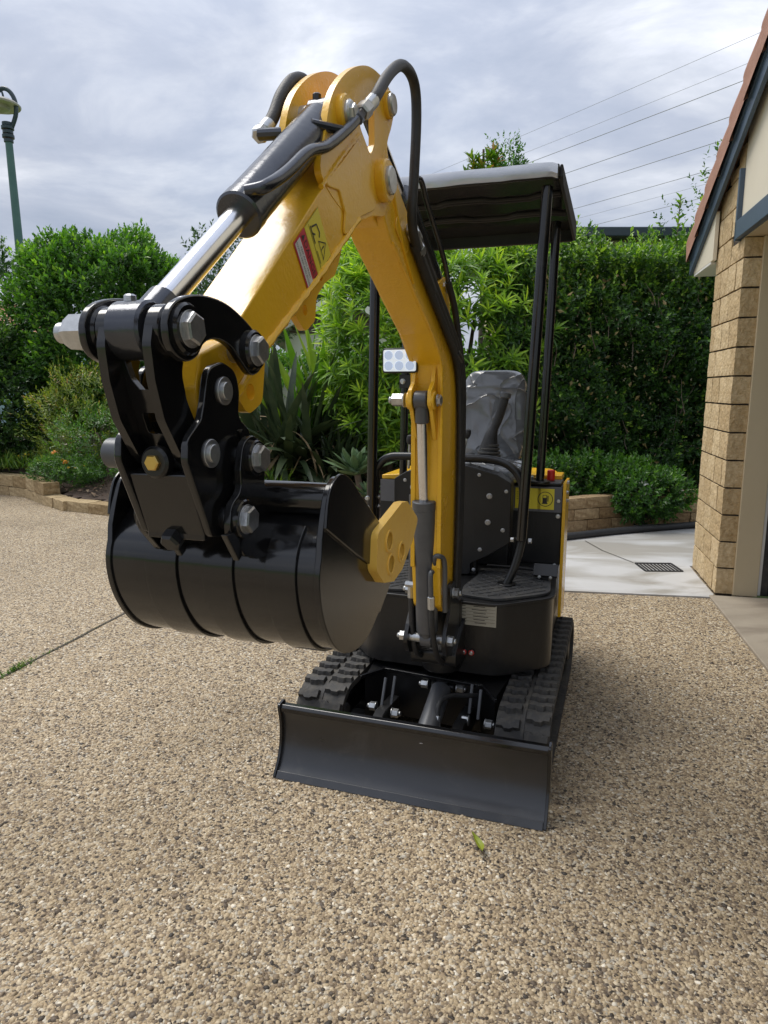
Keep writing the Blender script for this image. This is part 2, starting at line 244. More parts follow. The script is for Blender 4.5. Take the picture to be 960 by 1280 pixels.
M['ypetal'] = mat('yellow_petal', (0.75, 0.50, 0.03), 0.6)
M['wpetal'] = mat('white_petal', (0.80, 0.80, 0.76), 0.5)

# ------------------------------------------------------------------ helpers
def setp(o, label=None, cat=None, group=None, kind=None):
    if label: o['label'] = label
    if cat: o['category'] = cat
    if group: o['group'] = group
    if kind: o['kind'] = kind
    return o
def thing(name, label, cat, loc=(0, 0, 0), rz=0, group=None):
    o = bpy.data.objects.new(name, None); COL.objects.link(o); o.location = loc; o.rotation_euler = (0, 0, rz); o.empty_display_size = 0.1
    return setp(o, label, cat, group)
def link(name, me, parent=None, loc=None, rot=None, scale=None):
    o = bpy.data.objects.new(name, me); COL.objects.link(o)
    if parent is not None: o.parent = parent
    if loc is not None: o.location = loc
    if rot is not None: o.rotation_euler = rot
    if scale is not None: o.scale = scale
    return o
def fillet(pts, r, n=4):
    out = []; m = len(pts)
    for i in range(m):
        p0, p1, p2 = (Vector(pts[(i - 1) % m][:2]), Vector(pts[i][:2]), Vector(pts[(i + 1) % m][:2]))
        rr = pts[i][2] if len(pts[i]) > 2 else r
        a = (p0 - p1); b = (p2 - p1); la, lb = a.length, b.length; a.normalize(); b.normalize()
        ang = a.angle(b) if la > 1e-6 and lb > 1e-6 else math.pi
        if rr <= 0 or ang > 3.05: out.append(tuple(p1)); continue
        d = min(rr / math.tan(ang / 2), la * 0.48, lb * 0.48); s, t = p1 + a * d, p1 + b * d
        for k in range(n + 1):
            u = k / n; out.append(tuple((1 - u) ** 2 * s + 2 * u * (1 - u) * p1 + u * u * t))
    return out
def loop(pts, n=5):
    m = len(pts); out = []
    for i in range(m):
        a, b_, c, d = (Vector(pts[(i + k) % m][:2]) for k in (-1, 0, 1, 2))
        for k in range(n):
            t = k / n; v = 0.5 * ((2 * b_) + (c - a) * t + (2 * a - 5 * b_ + 4 * c - d) * t * t + (3 * b_ - a - 3 * c + d) * t ** 3); out.append((v.x, v.y))
    return out
def circ(y, z, r, n=20): return [(y + r * math.cos(2 * math.pi * i / n), z + r * math.sin(2 * math.pi * i / n)) for i in range(n)]
def cat(pts, n=6):
    P = [Vector(p) for p in pts]; P = [P[0] * 2 - P[1]] + P + [P[-1] * 2 - P[-2]]; out = []
    for i in range(1, len(P) - 2):
        for k in range(n):
            t = k / n; a, b, c, d = P[i - 1], P[i], P[i + 1], P[i + 2]
            out.append(0.5 * ((2 * b) + (c - a) * t + (2 * a - 5 * b + 4 * c - d) * t * t + (3 * b - a - 3 * c + d) * t ** 3))
    out.append(P[-2]); return out
class MB:
    def __init__(s): s.bm = bmesh.new(); s.mats = []
    def mi(s, m):
        m = M[m] if isinstance(m, str) else m
        if m not in s.mats: s.mats.append(m)
        return s.mats.index(m)
    def face(s, vs, i, smooth=False):
        try: f = s.bm.faces.new(vs)
        except ValueError: return
        f.material_index = i; f.smooth = smooth
    def prism(s, outline, a0, a1, m, axis='x', holes=()):
        """outline in the plane across the axis, extruded from a0 to a1"""
        i = s.mi(m)
        def mk(p, a): return (a, p[0], p[1]) if axis == 'x' else ((p[0], a, p[1]) if axis == 'y' else (p[0], p[1], a))
        loops = [list(outline)] + [list(h) for h in holes]; rings = []
        for lp in loops: rings.append(([s.bm.verts.new(mk(p, a0)) for p in lp], [s.bm.verts.new(mk(p, a1)) for p in lp]))
        tris = geometry.tessellate_polygon([[Vector((p[0], p[1], 0)) for p in lp] for lp in loops])
        A = [v for r in rings for v in r[0]]; B = [v for r in rings for v in r[1]]
        if len(loops) == 1:
            s.face(rings[0][0], i); s.face(list(reversed(rings[0][1])), i)
        else:
            for t in tris:
                s.face([A[k] for k in t], i); s.face([B[k] for k in reversed(t)], i)
        for a, b in rings:
            n = len(a)
            for k in range(n): s.face([a[k], b[k], b[(k + 1) % n], a[(k + 1) % n]], i)
        return s
    def box(s, c, d, m, rot=None):
        i = s.mi(m); v = []
        for x in (-.5, .5):
            for y in (-.5, .5):
                for z in (-.5, .5):
                    p = Vector((x * d[0], y * d[1], z * d[2]))
                    if rot is not None: p = rot @ p
                    v.append(s.bm.verts.new(p + Vector(c)))
        for q in ((0, 1, 3, 2), (4, 6, 7, 5), (0, 4, 5, 1), (2, 3, 7, 6), (0, 2, 6, 4), (1, 5, 7, 3)): s.face([v[k] for k in q], i)
        return s
    def tube(s, pts, r, m, seg=12, smooth=True, caps=True):
        i = s.mi(m); P = [Vector(p) for p in pts]; n = len(P); rad = r if isinstance(r, (list, tuple)) else [r] * n
        rings = []; prev = None
        for k in range(n):
            t = (P[min(k + 1, n - 1)] - P[max(k - 1, 0)]).normalized()
            if prev is None:
                u = t.cross(Vector((0, 0, 1)) if abs(t.z) < 0.9 else Vector((1, 0, 0))).normalized()
            else:
                u = (prev - t * prev.dot(t)).normalized()
            prev = u; w = t.cross(u)
            rings.append([s.bm.verts.new(P[k] + (u * math.cos(2 * math.pi * j / seg) + w * math.sin(2 * math.pi * j / seg)) * rad[k]) for j in range(seg)])
        for k in range(n - 1):
            for j in range(seg): s.face([rings[k][j], rings[k][(j + 1) % seg], rings[k + 1][(j + 1) % seg], rings[k + 1][j]], i, smooth)
        if caps: s.face(list(reversed(rings[0])), i); s.face(rings[-1], i)
        return s
    def cyl(s, p0, p1, r0, m, r1=None, seg=24, smooth=True):
        """straight cylinder with softened rims"""
        p0, p1 = Vector(p0), Vector(p1); r1 = r0 if r1 is None else r1; t = (p1 - p0); ln = t.length; t.normalize(); b = min(0.0035, ln * 0.2, r0 * 0.3)
        return s.tube([p0, p0 + t * b, p0 + t * b * 1.01, p1 - t * b * 1.01, p1 - t * b, p1], [r0 - b, r0 - b * 0.05, r0, r1, r1 - b * 0.05, r1 - b], m, seg, smooth)
    def build(s, name, parent=None, bevel=0.0, bseg=2, loc=None, rot=None, auto=True):
        bmesh.ops.recalc_face_normals(s.bm, faces=s.bm.faces)
        me = bpy.data.meshes.new(name); s.bm.to_mesh(me); s.bm.free()
        for m in s.mats: me.materials.append(m)
        if auto:
            me.shade_smooth(); me.set_sharp_from_angle(angle=R(32))
        o = link(name, me, parent, loc, rot)
        if bevel:
            b = o.modifiers.new('bevel', 'BEVEL'); b.width = bevel; b.segments = bseg; b.limit_method = 'ANGLE'; b.angle_limit = R(38); b.harden_normals = True
        return o
_cache = {}
def hexmesh(r, h, m='bolt', washer=True, dome=False):
    k = (r, h, m, washer, dome)
    if k not in _cache:
        b = MB(); c = r * 0.16
        if washer: b.cyl((0, 0, 0), (h * 0.16, 0, 0), r * 1.12, m, seg=24)
        x0 = h * 0.16 if washer else 0
        b.tube([(x0, 0, 0), (h - c * .6, 0, 0), (h, 0, 0)], [r, r, r - c], m, 6, False)
        if dome: b.cyl((h - .001, 0, 0), (h + r * .55, 0, 0), r * .55, m, seg=12)
        bmesh.ops.recalc_face_normals(b.bm, faces=b.bm.faces)
        me = bpy.data.meshes.new('hex_bolt'); b.bm.to_mesh(me); b.bm.free(); me.materials.append(M[m]); _cache[k] = me
    return _cache[k]
def bolt(parent, p, d='+x', r=0.012, h=0.010, m='bolt', name='hex_bolt', washer=True, dome=False):
    rot = {'+x': (0, 0, 0), '-x': (0, 0, math.pi), '-y': (0, 0, -math.pi / 2), '+y': (0, 0, math.pi / 2), '+z': (0, -math.pi / 2, 0)}[d]
    a = random.uniform(0, 1); o = link(name, hexmesh(r, h, m, washer, dome), parent, p); 
    o.rotation_mode = 'XYZ'; o.rotation_euler = rot if d not in ('+x', '-x') else (a, 0, rot[2]); return o
def text_mesh(b, txt, size, mi_name, xf):
    cu = bpy.data.curves.new('t', 'FONT'); cu.body = txt; cu.size = size; cu.align_x = 'CENTER'; cu.align_y = 'CENTER'; cu.resolution_u = 2
    o = bpy.data.objects.new('t', cu); COL.objects.link(o); dg = bpy.context.evaluated_depsgraph_get(); me = bpy.data.meshes.new_from_object(o.evaluated_get(dg))
    i = b.mi(mi_name); vs = [b.bm.verts.new(xf(v.co.x, v.co.y)) for v in me.vertices]
    for p in me.polygons: b.face([vs[k] for k in p.vertices], i)
    bpy.data.objects.remove(o); bpy.data.curves.remove(cu); bpy.data.meshes.remove(me)

# ================================================================== GROUND
def sheet(name, pts, z, m, parent=None):
    b = MB(); i = b.mi(m); b.face([b.bm.verts.new((x, y, z)) for x, y in pts], i); return b.build(name, parent)
setp(sheet('ground', [(-400, -400), (400, -400), (400, 400), (-400, 400)], -0.03, 'lawn'), kind='structure')
EDGE = [(-6.6, 9.9), (-5.17, 9.27), (-4.7, 8.99), (-4.25, 8.5), (-3.79, 8.02), (-3.04, 7.65), (-2.2, 7.35), (-1.2, 7.05), (-0.2, 6.75), (0.6, 6.52), (1.1, 6.40)]
drive = [(-14, -12), (2.6, -12), (2.3, 3.0), (2.6, 5.2), (3.6, 8.5)] + [(1.1, 6.55)] + list(reversed(EDGE)) + [(-9, 11.2), (-14, 13)]
setp(sheet('driveway', drive, 0.0, 'matrix'), kind='structure')
# house frame: local x into the house, local -y towards the viewer along the wall
HP = Vector((2.267, 4.602, 0)); HA = R(-12.8); HM = Matrix.Rotation(HA, 3, 'Z')
def H(w, s, z=0): v = HP + HM @ Vector((w, -s, z)); return v
pad = [(0.85, 4.76), (2.214, 4.546), (2.262, 4.60)] + [tuple(H(-0.01, s)[:2]) for s in (-0.4, -0.8)] + [tuple(H(0.6, -0.8)[:2]), tuple(H(0.9, -4.0)[:2]), (2.52, 7.15), (2.44, 6.97), (1.1, 6.42), (0.7, 6.3)]
b = MB(); b.prism(pad, -0.02, 0.012, 'padconc', 'z'); setp(b.build('concrete_pad', bevel=0.003), kind='structure')
slab = [tuple(H(w, s)[:2]) for w, s in ((-0.045, 0.04), (-0.045, 9.0), (4.0, 9.0), (4.0, 0.04))]
b = MB(); b.prism(slab, -0.05, 0.018, 'slabconc', 'z'); setp(b.build('garage_slab', bevel=0.006), kind='structure')
# saw-cut joint across the driveway
J0, J1 = Vector((-2.35, 1.32, 0)), Vector((-1.05, 6.64, 0)); jd = (J1 - J0).normalized(); jn = Vector((-jd.y, jd.x, 0))
b = MB(); i = b.mi('joint'); vs = []
for k in range(61):
    c = J0 + (J1 - J0) * k / 60 + jn * random.uniform(-.0025, .0025); w = random.uniform(.0055, .010); vs.append((b.bm.verts.new(c - jn * w + Vector((0, 0, .004))), b.bm.verts.new(c + jn * w + Vector((0, 0, .004)))))
for k in range(60): b.face([vs[k][0], vs[k + 1][0], vs[k + 1][1], vs[k][1]], i)
setp(b.build('driveway_joint'), kind='structure')

# pebbles standing proud of the near driveway
def mesh_np(name, verts, tris, tint, m, parent=None, smooth=True):
    me = bpy.data.meshes.new(name); nv, nf = len(verts), len(tris)
    me.vertices.add(nv); me.vertices.foreach_set('co', np.ascontiguousarray(verts, dtype=np.float32).ravel())
    me.loops.add(nf * 3); me.loops.foreach_set('vertex_index', np.ascontiguousarray(tris, dtype=np.int32).ravel())
    me.polygons.add(nf); me.polygons.foreach_set('loop_start', np.arange(0, nf * 3, 3, dtype=np.int32)); me.polygons.foreach_set('loop_total', np.full(nf, 3, dtype=np.int32))
    me.polygons.foreach_set('use_smooth', np.full(nf, smooth)); me.update(calc_edges=True)
    if tint is not None:
        a = me.attributes.new('tint', 'FLOAT', 'POINT'); a.data.foreach_set('value', np.ascontiguousarray(tint, dtype=np.float32))
    me.materials.append(M[m] if isinstance(m, str) else m); return link(name, me, parent)
def pebbles():
    tv = [(0, 0, 1.0)]; 
    for k in range(5): tv.append((0.74 * math.cos(k * math.pi / 2.5), 0.74 * math.sin(k * math.pi / 2.5), 0.62))
    for k in range(5): tv.append((1.0 * math.cos(k * math.pi / 2.5 + .5), 1.0 * math.sin(k * math.pi / 2.5 + .5), -0.15))
    tv = np.array(tv); tf = []
    for k in range(5):
        a, c = 1 + k, 1 + (k + 1) % 5; p, q = 6 + k, 6 + (k + 1) % 5; tf += [(0, a, c), (a, p, c), (c, p, q)]
    tf = np.array(tf)
    cell = 0.0080; y = np.arange(0.95, 3.75, cell); P = []
    for yy in y:
        wdt = 0.60 * yy + 0.15; xs = np.arange(-wdt, wdt, cell); P.append(np.stack([xs + rng.uniform(-.48, .48, len(xs)) * cell, yy + rng.uniform(-.48, .48, len(xs)) * cell], 1))
    P = np.concatenate(P)
    # keep off the slab, the pad and the joint
    hx, hy = HP.x, HP.y; ca, sa = math.cos(HA), math.sin(HA)
    w = (P[:, 0] - hx) * ca + (P[:, 1] - hy) * sa; keep = w < -0.052
    keep &= ~((P[:, 1] > 4.60 + (1.9 - P[:, 0]) * 0.152 - .07) & (P[:, 0] > 0.83))
    dj = (P[:, 0] - J0.x) * jn.x + (P[:, 1] - J0.y) * jn.y; keep &= np.abs(dj) > 0.010
    dens = np.clip((3.75 - P[:, 1]) / 1.0, 0, 1); keep &= rng.random(len(P)) < dens * 0.93
    P = P[keep]; n = len(P); s = rng.lognormal(math.log(0.0041), 0.40, n).clip(.0020, .0100)
    ax = rng.uniform(.8, 1.35, n); ay = rng.uniform(.72, 1.0, n); az = rng.uniform(.36, .60, n); th = rng.uniform(0, 6.283, n)
    V = tv[None] * np.stack([s * ax, s * ay, s * az], 1)[:, None, :]
    V = V * (1 + rng.uniform(-.17, .17, V.shape[:2])[:, :, None])
    c, si = np.cos(th)[:, None], np.sin(th)[:, None]; x = V[:, :, 0] * c - V[:, :, 1] * si; yv = V[:, :, 0] * si + V[:, :, 1] * c
    tl = rng.normal(0, .22, (n, 2)); z = V[:, :, 2] + x * tl[:, :1] + yv * tl[:, 1:]
    base = rng.uniform(-.0018, .0002, n)[:, None]
    V = np.stack([x + P[:, :1], yv + P[:, 1:], z + base], 2).reshape(-1, 3)
    T = (tf[None] + (np.arange(n) * 11)[:, None, None]).reshape(-1, 3)
    tint = np.repeat(rng.random(n), 11)
    o = mesh_np('pebbles', V, T, tint, 'pebble'); setp(o, 'tan and grey exposed aggregate pebbles set in the driveway', kind='stuff')
pebbles()

# ================================================================== EXCAVATOR
EX = thing('mini_excavator', 'small yellow and black mini excavator with canopy and raised bucket on the driveway', 'excavator', (0.38, 3.12, 0), R(-18.9))
XC = 0.04
# ---- crawler tracks
YF, YB, ZC, RO = -0.70, 0.30, 0.148, 0.128
def stadium(r, n=14):
    p = []
    for k in range(n + 1): a = math.pi / 2 + math.pi * k / n; p.append((YF + r * math.cos(a), ZC + r * math.sin(a)))
    for k in range(n + 1): a = -math.pi / 2 + math.pi * k / n; p.append((YB + r * math.cos(a), ZC + r * math.sin(a)))
    return p
def lug_mesh(side):
    b = MB(); s = side
    o = [(0.008 * s, -.018), (0.030 * s, -.018), (0.040 * s, -.026), (0.062 * s, -.026), (0.070 * s, -.016), (0.092 * s, -.016), (0.092 * s, .014), (0.070 * s, .018), (0.060 * s, .010), (0.040 * s, .010), (0.030 * s, .020), (0.008 * s, .020)]
    b.prism(o, -0.004, 0.017, 'rubber', 'z'); bmesh.ops.recalc_face_normals(b.bm, faces=b.bm.faces)
    for v in b.bm.verts:
        if v.co.z > 0.01: v.co.y *= 0.8; v.co.x = 0.051 * s + (v.co.x - 0.051 * s) * 0.93
    me = bpy.data.meshes.new('track_lug'); b.bm.to_mesh(me); b.bm.free(); me.materials.append(M['rubber']); return me
LUG = [lug_mesh(-1), lug_mesh(1)]
def track(cx):
    b = MB(); b.prism(stadium(RO), cx - .094, cx + .094, 'rubber', 'x', [stadium(RO - .024)])
    b.prism(stadium(RO + .0035), cx - .0065, cx + .0065, 'rubber', 'x', [stadium(RO - .001)])
    t = b.build('crawler_track', EX, bevel=0.004)
    Ls = YB - YF; per = 2 * Ls + 2 * math.pi * RO; npitch = 41
    for side in (0, 1):
        for k in range(npitch):
            d = ((k + 0.5 * side) / npitch * per) % per
            if d < Ls: p = (cx, YB - d, ZC + RO); ang = 0
            elif d < Ls + math.pi * RO:
                a = (d - Ls) / RO; p = (cx, YF - RO * math.sin(a), ZC + RO * math.cos(a)); ang = a
            elif d < 2 * Ls + math.pi * RO: p = (cx, YF + (d - Ls - math.pi * RO), ZC - RO); ang = math.pi
            else: a = (d - 2 * Ls - math.pi * RO) / RO; p = (cx, YB + RO * math.sin(a), ZC - RO * math.cos(a)); ang = math.pi + a
            link('track_lug', LUG[side], t, p, (ang, 0, 0))
    b = MB(); b.cyl((cx - .055, YF, ZC), (cx + .055, YF, ZC), RO - .03, 'satin'); b.cyl((cx - .07, YF, ZC), (cx + .07, YF, ZC), .035, 'steel'); b.build('idler_wheel', t)
    b = MB(); b.prism([(YB + (RO - (.028 if k % 2 else .05)) * math.cos(k * math.pi / 11), ZC + (RO - (.028 if k % 2 else .05)) * math.sin(k * math.pi / 11)) for k in range(22)], cx - .03, cx + .03, 'satin'); b.cyl((cx - .08, YB, ZC), (cx + .08, YB, ZC), .06, 'satin'); b.build('sprocket', t)
    for y in (-.42, -.14, .14):
        b = MB(); b.cyl((cx - .06, y, .065), (cx + .06, y, .065), .04, 'satin'); b.build('track_roller', t)
    b = MB(); b.prism(fillet([(-.60, .10), (-.60, .19), (.33, .21), (.33, .10)], .02), cx - .05, cx + .05, 'satin'); b.build('track_frame', t, bevel=.004)
track(-.385); track(.377)
# ---- undercarriage
b = MB()
b.prism([(-.205, -.56), (.195, -.60), (.262, -.69), (.30, -.30), (.30, .3), (-.30, .3), (-.30, -.30), (-.255, -.66)], .10, .285, 'satin', 'z')
b.box((0, -.05, .29), (.44, .5, .035), 'satin'); b.cyl((0, 0, .29), (0, 0, .325), .21, 'satin', seg=32)
b.box((-.31, -.3, .18), (.14, .09, .10), 'satin'); b.box((.31, -.3, .18), (.14, .09, .10), 'satin'); b.box((0, .25, .18), (.66, .10, .10), 'satin')
b.build('undercarriage_frame', EX, bevel=.005)
b = MB(); b.prism([(-.215, -.575), (-.205, -.565), (.20, -.605), (.205, -.615), (.275, -.72), (.268, -.724), (.197, -.622), (-.197, -.582), (-.262, -.685), (-.268, -.68)], .286, .30, 'gloss', 'z'); b.build('frame_lip', EX, bevel=.002)
# ---- dozer blade
bl = [(v.x, v.y) for v in cat([(-.992, .004, 0), (-.954, .042, 0), (-.929, .095, 0), (-.919, .15, 0), (-.921, .195, 0), (-.932, .236, 0)], 5)]
bk = [(y + .014, z) for y, z in reversed(bl)]; bk[-1] = (-.972, .004)
b = MB(); b.prism(bl + bk, -.482, .482, 'blade')
b.prism([(-.938, .232), (-.905, .234), (-.903, .256), (-.930, .259), (-.941, .249)], -.484, .484, 'gloss')
DB = b.build('dozer_blade', EX, bevel=.003)
for x0, x1 in ((-.490, -.4795), (.4795, .490)):
    b = MB(); b.prism(loop([(-.998, .006), (-.966, .050), (-.944, .10), (-.935, .16), (-.940, .215), (-.948, .258), (-.925, .266), (-.90, .262), (-.89, .2), (-.897, .1), (-.94, .01), (-.97, .004)], 4), x0, x1, 'gloss'); b.build('blade_end_plate', DB, bevel=.002)
b = MB(); b.prism([(-1.000, .002), (-.982, .024), (-.979, .022), (-.990, .002)], -.478, .478, 'blade'); b.build('cutting_edge', DB, bevel=.0015)
b = MB()
for x in (-.15, .15): b.prism([(-.900, .08), (-.900, .18), (-.78, .215), (-.60, .20), (-.60, .12), (-.78, .12)], x - .02, x + .02, 'satin')
b.box((0, -.80, .15), (.34, .03, .06), 'satin'); b.build('blade_arm', EX, bevel=.004)
def cyl_part(name, p0, p1, r, rod_r, split, parent=EX, m='steel', rodm='chrome', gland=True):
    p0, p1 = Vector(p0), Vector(p1); s = p0.lerp(p1, split); t = (p1 - p0).normalized()
    b = MB(); b.cyl(p0 + t * .03, s, r, m, seg=32)
    if gland: b.cyl(s - t * .03, s + t * .004, r * 1.035, m, seg=32)
    o = b.build(name, parent)
    b = MB(); b.cyl(s - t * .01, p1 - t * .02, rod_r, rodm, seg=24); b.build('piston_rod', o)
    return o, s, t
BC, s_, t_ = cyl_part('blade_cylinder', (.045, -.60, .275), (.05, -.935, .17), .038, .02, .88, m='steel')
b = MB(); b.cyl((-.0, -.60, .265), (.09, -.60, .265), .016, 'satin'); b.box((.045, -.585, .262), (.045, .06, .05), 'satin'); b.build('cylinder_eye', BC, bevel=.003)
for x, d in ((-.012, '-x'), (.098, '+x')): bolt(BC, (x, -.60, .265), d, .016, .03, 'zinc', dome=True)
for x, y, z, d in ((-.185, -.72, .20, '-x'), (-.118, -.74, .195, '+x'), (.175, -.72, .20, '-x'), (.235, -.735, .205, '+x')):
    bolt(EX, (x, y, z), d, .017, .028, 'zinc', dome=True)
for x, y in ((-.165, -.70), (-.135, -.675), (.165, -.655), (.205, -.69)):
    b = MB(); b.tube([(x, y + .03, .30), (x, y - .02, .205)], .006, 'steel', 8); b.build('retaining_strap', EX)
b = MB(); b.tube(cat([(.075, -.80, .23), (.075, -.775, .275), (.10, -.72, .285), (.16, -.66, .27), (.20, -.60, .25)]), .009, 'hose', 10); b.build('hydraulic_hose', EX)
b = MB(); b.cyl((.075, -.815, .205), (.075, -.795, .24), .011, 'zinc', seg=6); b.cyl((.075, -.82, .20), (.075, -.80, .215), .014, 'zinc', seg=6); b.build('hose_fitting', EX)
# ---- upper body
DK = .605
skirt = fillet([(-.43, .55, .05), (-.43, -.36, .16), (-.27, -.55, .14), (.24, -.565, .14), (.43, -.40, .12), (.398, .02, .05), (.398, .55, .05)], .1, 8)
b = MB(); b.prism(skirt, .315, DK - .012, 'satin', 'z'); BODY = b.build('body_skirt', EX, bevel=.004)
deck = fillet([(-.44, .56, .05), (-.44, -.36, .16), (-.275, -.56, .14), (.245, -.575, .14), (.44, -.405, .12), (.405, .02, .05), (.405, .56, .05)], .1, 8)
b = MB(); b.prism(deck, DK - .012, DK, 'satin', 'z'); b.build('deck_plate', EX, bevel=.003)
def footmat(sx):
    o = fillet([(sx * .085, -.10, .01), (sx * .095, -.22, .03), (sx * .075, -.40, .03), (sx * .09, -.515, .04), (sx * .235, -.54, .09), (sx * .418, -.39, .09), (sx * .385, -.03, .03)], .03, 6)
    b = MB(); b.prism(o, DK + .001, DK + .012, 'mat', 'z'); m = b.build('floor_mat', EX, bevel=.002)
    b = MB()
    for k in range(-6, 8):
        for dr in (1, -1):
            pts = [p for p in [(sx * .255 + u * .02, -.29 + dr * u * .02 + k * .055) for u in range(-8, 9)] if inside(p, o, .014)]
            if len(pts) > 1: b.tube([(pts[0][0], pts[0][1], DK + .0125), (pts[-1][0], pts[-1][1], DK + .0125)], .0028, 'mat', 6)
    setp(b.build('tread_rib', m), kind='stuff')
def inside(p, poly, mgn=0):
    x, y = p; c = False; n = len(poly); dmin = 9
    for i in range(n):
        x1, y1 = poly[i]; x2, y2 = poly[(i + 1) % n]
        if (y1 > y) != (y2 > y) and x < (x2 - x1) * (y - y1) / (y2 - y1) + x1: c = not c
        a = Vector((x1, y1)); d = Vector((x2 - x1, y2 - y1)); t = max(0, min(1, (Vector(p) - a).dot(d) / max(d.length_squared, 1e-9))); dmin = min(dmin, (a + d * t - Vector(p)).length)
    return c and dmin > mgn
footmat(1); footmat(-1)
# spec plate on the skirt
b = MB(); b.box((.135, -.5655, .535), (.155, .003, .075), 'plate')
for r in range(6):
    z = .565 - r * .0115
    for x0, w in ((.075, .045), (.135, .05)):
        b.box((x0 + w / 2 + random.uniform(-.003, .003), -.5674, z), (w * random.uniform(.7, 1), .0008, .0022), 'dstk_k')
for z in (.5700, .5585, .547, .5355, .524, .5125): b.box((.135, -.5673, z - .0008), (.147, .0005, .0007), 'dstk_k')
o = b.build('spec_plate', EX); o.location = (-.135 * .18 + .012, 0, -.535 * .12 + .020); o.scale = (1.18, 1, 1.12)
for x in (.118, .148): 
    b = MB(); b.cyl((x, -.56, .405), (x, -.583, .405), .008, 'zinc', seg=10); b.cyl((x, -.572, .405), (x, -.578, .405), .011, 'red', seg=12); b.build('grease_nipple', EX)
# consoles in front of the seat
def console(sx, x0, x1, zlo):
    a, c = sorted((sx * x0, sx * x1))
    o = [(sx * x0, DK + .005), (sx * x0, 1.085), (sx * (x0 + .05), 1.082), (sx * (x1 - .06), 1.05), (sx * x1, 1.015), (sx * x1, .76), (sx * (x1 - .09), zlo + .04), (sx * (x0 + .07), zlo), (sx * (x0 + .07), DK + .005)]
    b = MB(); b.prism(fillet(o, .018, 4), -.205, -.12, 'panel', 'y'); p = b.build('control_console', EX, bevel=.004)
    return p
cr = console(1, -.01, .225, .66)
b = MB(); b.box((-.02, -.15, .84), (.20, .05, .47), 'panel'); b.build('console_post', EX, bevel=.004)
cl = console(-1, .04, .285, .66)
for x, z, r in ((.135, .957, .011), (.131, .845, .011), (.195, .815, .008), (.10, .725, .008), (.205, .98, .007), (.09, 1.045, .007), (.075, .635, .007)):
    bolt(cr, (x, -.205, z), '-y', r, .006, 'bolt', washer=True)
for x, z, r in ((-.20, .98, .011), (-.235, 1.01, .007), (-.20, .85, .011)): bolt(cl, (x, -.205, z), '-y', r, .006, 'bolt')
# seat and its base
b = MB(); b.prism([(.0, DK), (.0, .97), (.03, 1.0), (.46, 1.0), (.5, .95), (.5, DK)], -.19, .19, 'panel'); b.build('seat_base', EX, bevel=.008)
def puffy(name, fn, nu, nv, parent, m, amp, sc, seed):
    b = MB(); i = b.mi(m); g = []
    for u in range(nu):
        row = []
        for v in range(nv):
            p, nrm = fn(u / (nu - 1), v / (nv - 1))
            q = Vector(p) * sc + Vector((seed, 0, 0)); w = 1 - abs(noise.noise(Vector((q.x * 1.3 + q.z * .9, q.y, q.z * .35)))) * 2.6
            w += 0.5 * noise.noise(q * 2.3); p = Vector(p) + Vector(nrm) * amp * w
            row.append(b.bm.verts.new(p))
        g.append(row)
    for u in range(nu - 1):
        for v in range(nv - 1): b.face([g[u][v], g[u + 1][v], g[u + 1][v + 1], g[u][v + 1]], i, True)
    return b.build(name, parent)
def sup(a, n):
    c, s = math.cos(a), math.sin(a); return (abs(c) ** (2 / n) * (1 if c > 0 else -1), abs(s) ** (2 / n) * (1 if s > 0 else -1))
def fn_back(u, v):
    a = (u - .5) * math.pi; e_ = v * 2 * math.pi
    cx, cz = sup(e_, 5); ca = math.cos(a) ** 0.35 if math.cos(a) > 1e-6 else 0; sa = math.sin(a)
    x = .071 + .150 * cx * ca; z = 1.262 + .222 * cz * ca; y = .215 + .055 * (abs(sa) ** 0.7) * (1 if sa > 0 else -1) + (z - 1.26) * .16 - .02 * (1 - (cx * ca) ** 2) * (1 if sa < 0 else 0)
    return (x, y, z), (0, 1 if sa > 0 else -1, .1)
SB = puffy('seat_back', fn_back, 80, 130, EX, 'seat', .008, 8, 3.1)
def fn_cush(u, v):
    a = (u - .5) * math.pi; e_ = v * 2 * math.pi; cx, cy = sup(e_, 5); ca = max(math.cos(a), 1e-6) ** 0.35; sa = math.sin(a)
    return (.055 + .19 * cx * ca, .10 + .20 * cy * ca, 1.035 + .045 * (abs(sa) ** .7) * (1 if sa > 0 else -1)), (0, 0, 1 if sa > 0 else -1)
puffy('seat_cushion', fn_cush, 30, 60, EX, 'seat', .008, 9, 5.7)
# guard bar, posts and canopy
b = MB(); b.tube(cat([(-.338, -.30, .70), (-.338, -.30, 1.02), (-.325, -.30, 1.075), (-.28, -.30, 1.115), (-.2, -.30, 1.123), (0, -.30, 1.123), (.17, -.30, 1.118), (.245, -.30, 1.085), (.283, -.30, 1.02), (.292, -.30, .90), (.288, -.30, .80), (.268, -.315, .70), (.236, -.33, .615)], 6), .0165, 'satin', 14); GB = b.build('guard_bar', EX)
b = MB(); b.cyl((.236, -.33, DK + .012), (.236, -.33, DK + .02), .038, 'satin'); b.build('bar_foot', GB); b = MB(); b.cyl((-.338, -.30, DK), (-.338, -.30, .70), .0165, 'satin'); b.build('bar_leg', GB)
def post(p0, p1, r=.019):
    b = MB(); b.cyl(p0, p1, r, 'gloss', seg=16); return b.build('canopy_post', EX)
post((.288, -.322, .80), (.338, -.315, 2.13), .021); post((-.352, -.322, .72), (-.325, -.315, 2.13), .021)
post((.305, .12, .98), (.333, .12, 2.10)); post((-.345, .12, .98), (-.325, .12, 2.10))
for x, z in ((-.352, .905), (-.352, .83), (-.352, .945)):
    bolt(EX, (x + .02, -.30, z), '+x', .009, .012, 'zinc', dome=True); bolt(EX, (x - .005, -.345, z), '-y', .009, .012, 'zinc')
for x in (.258, .315): bolt(EX, (x, -.31, .80), '-x' if x < .29 else '+x', .010, .014, 'zinc')
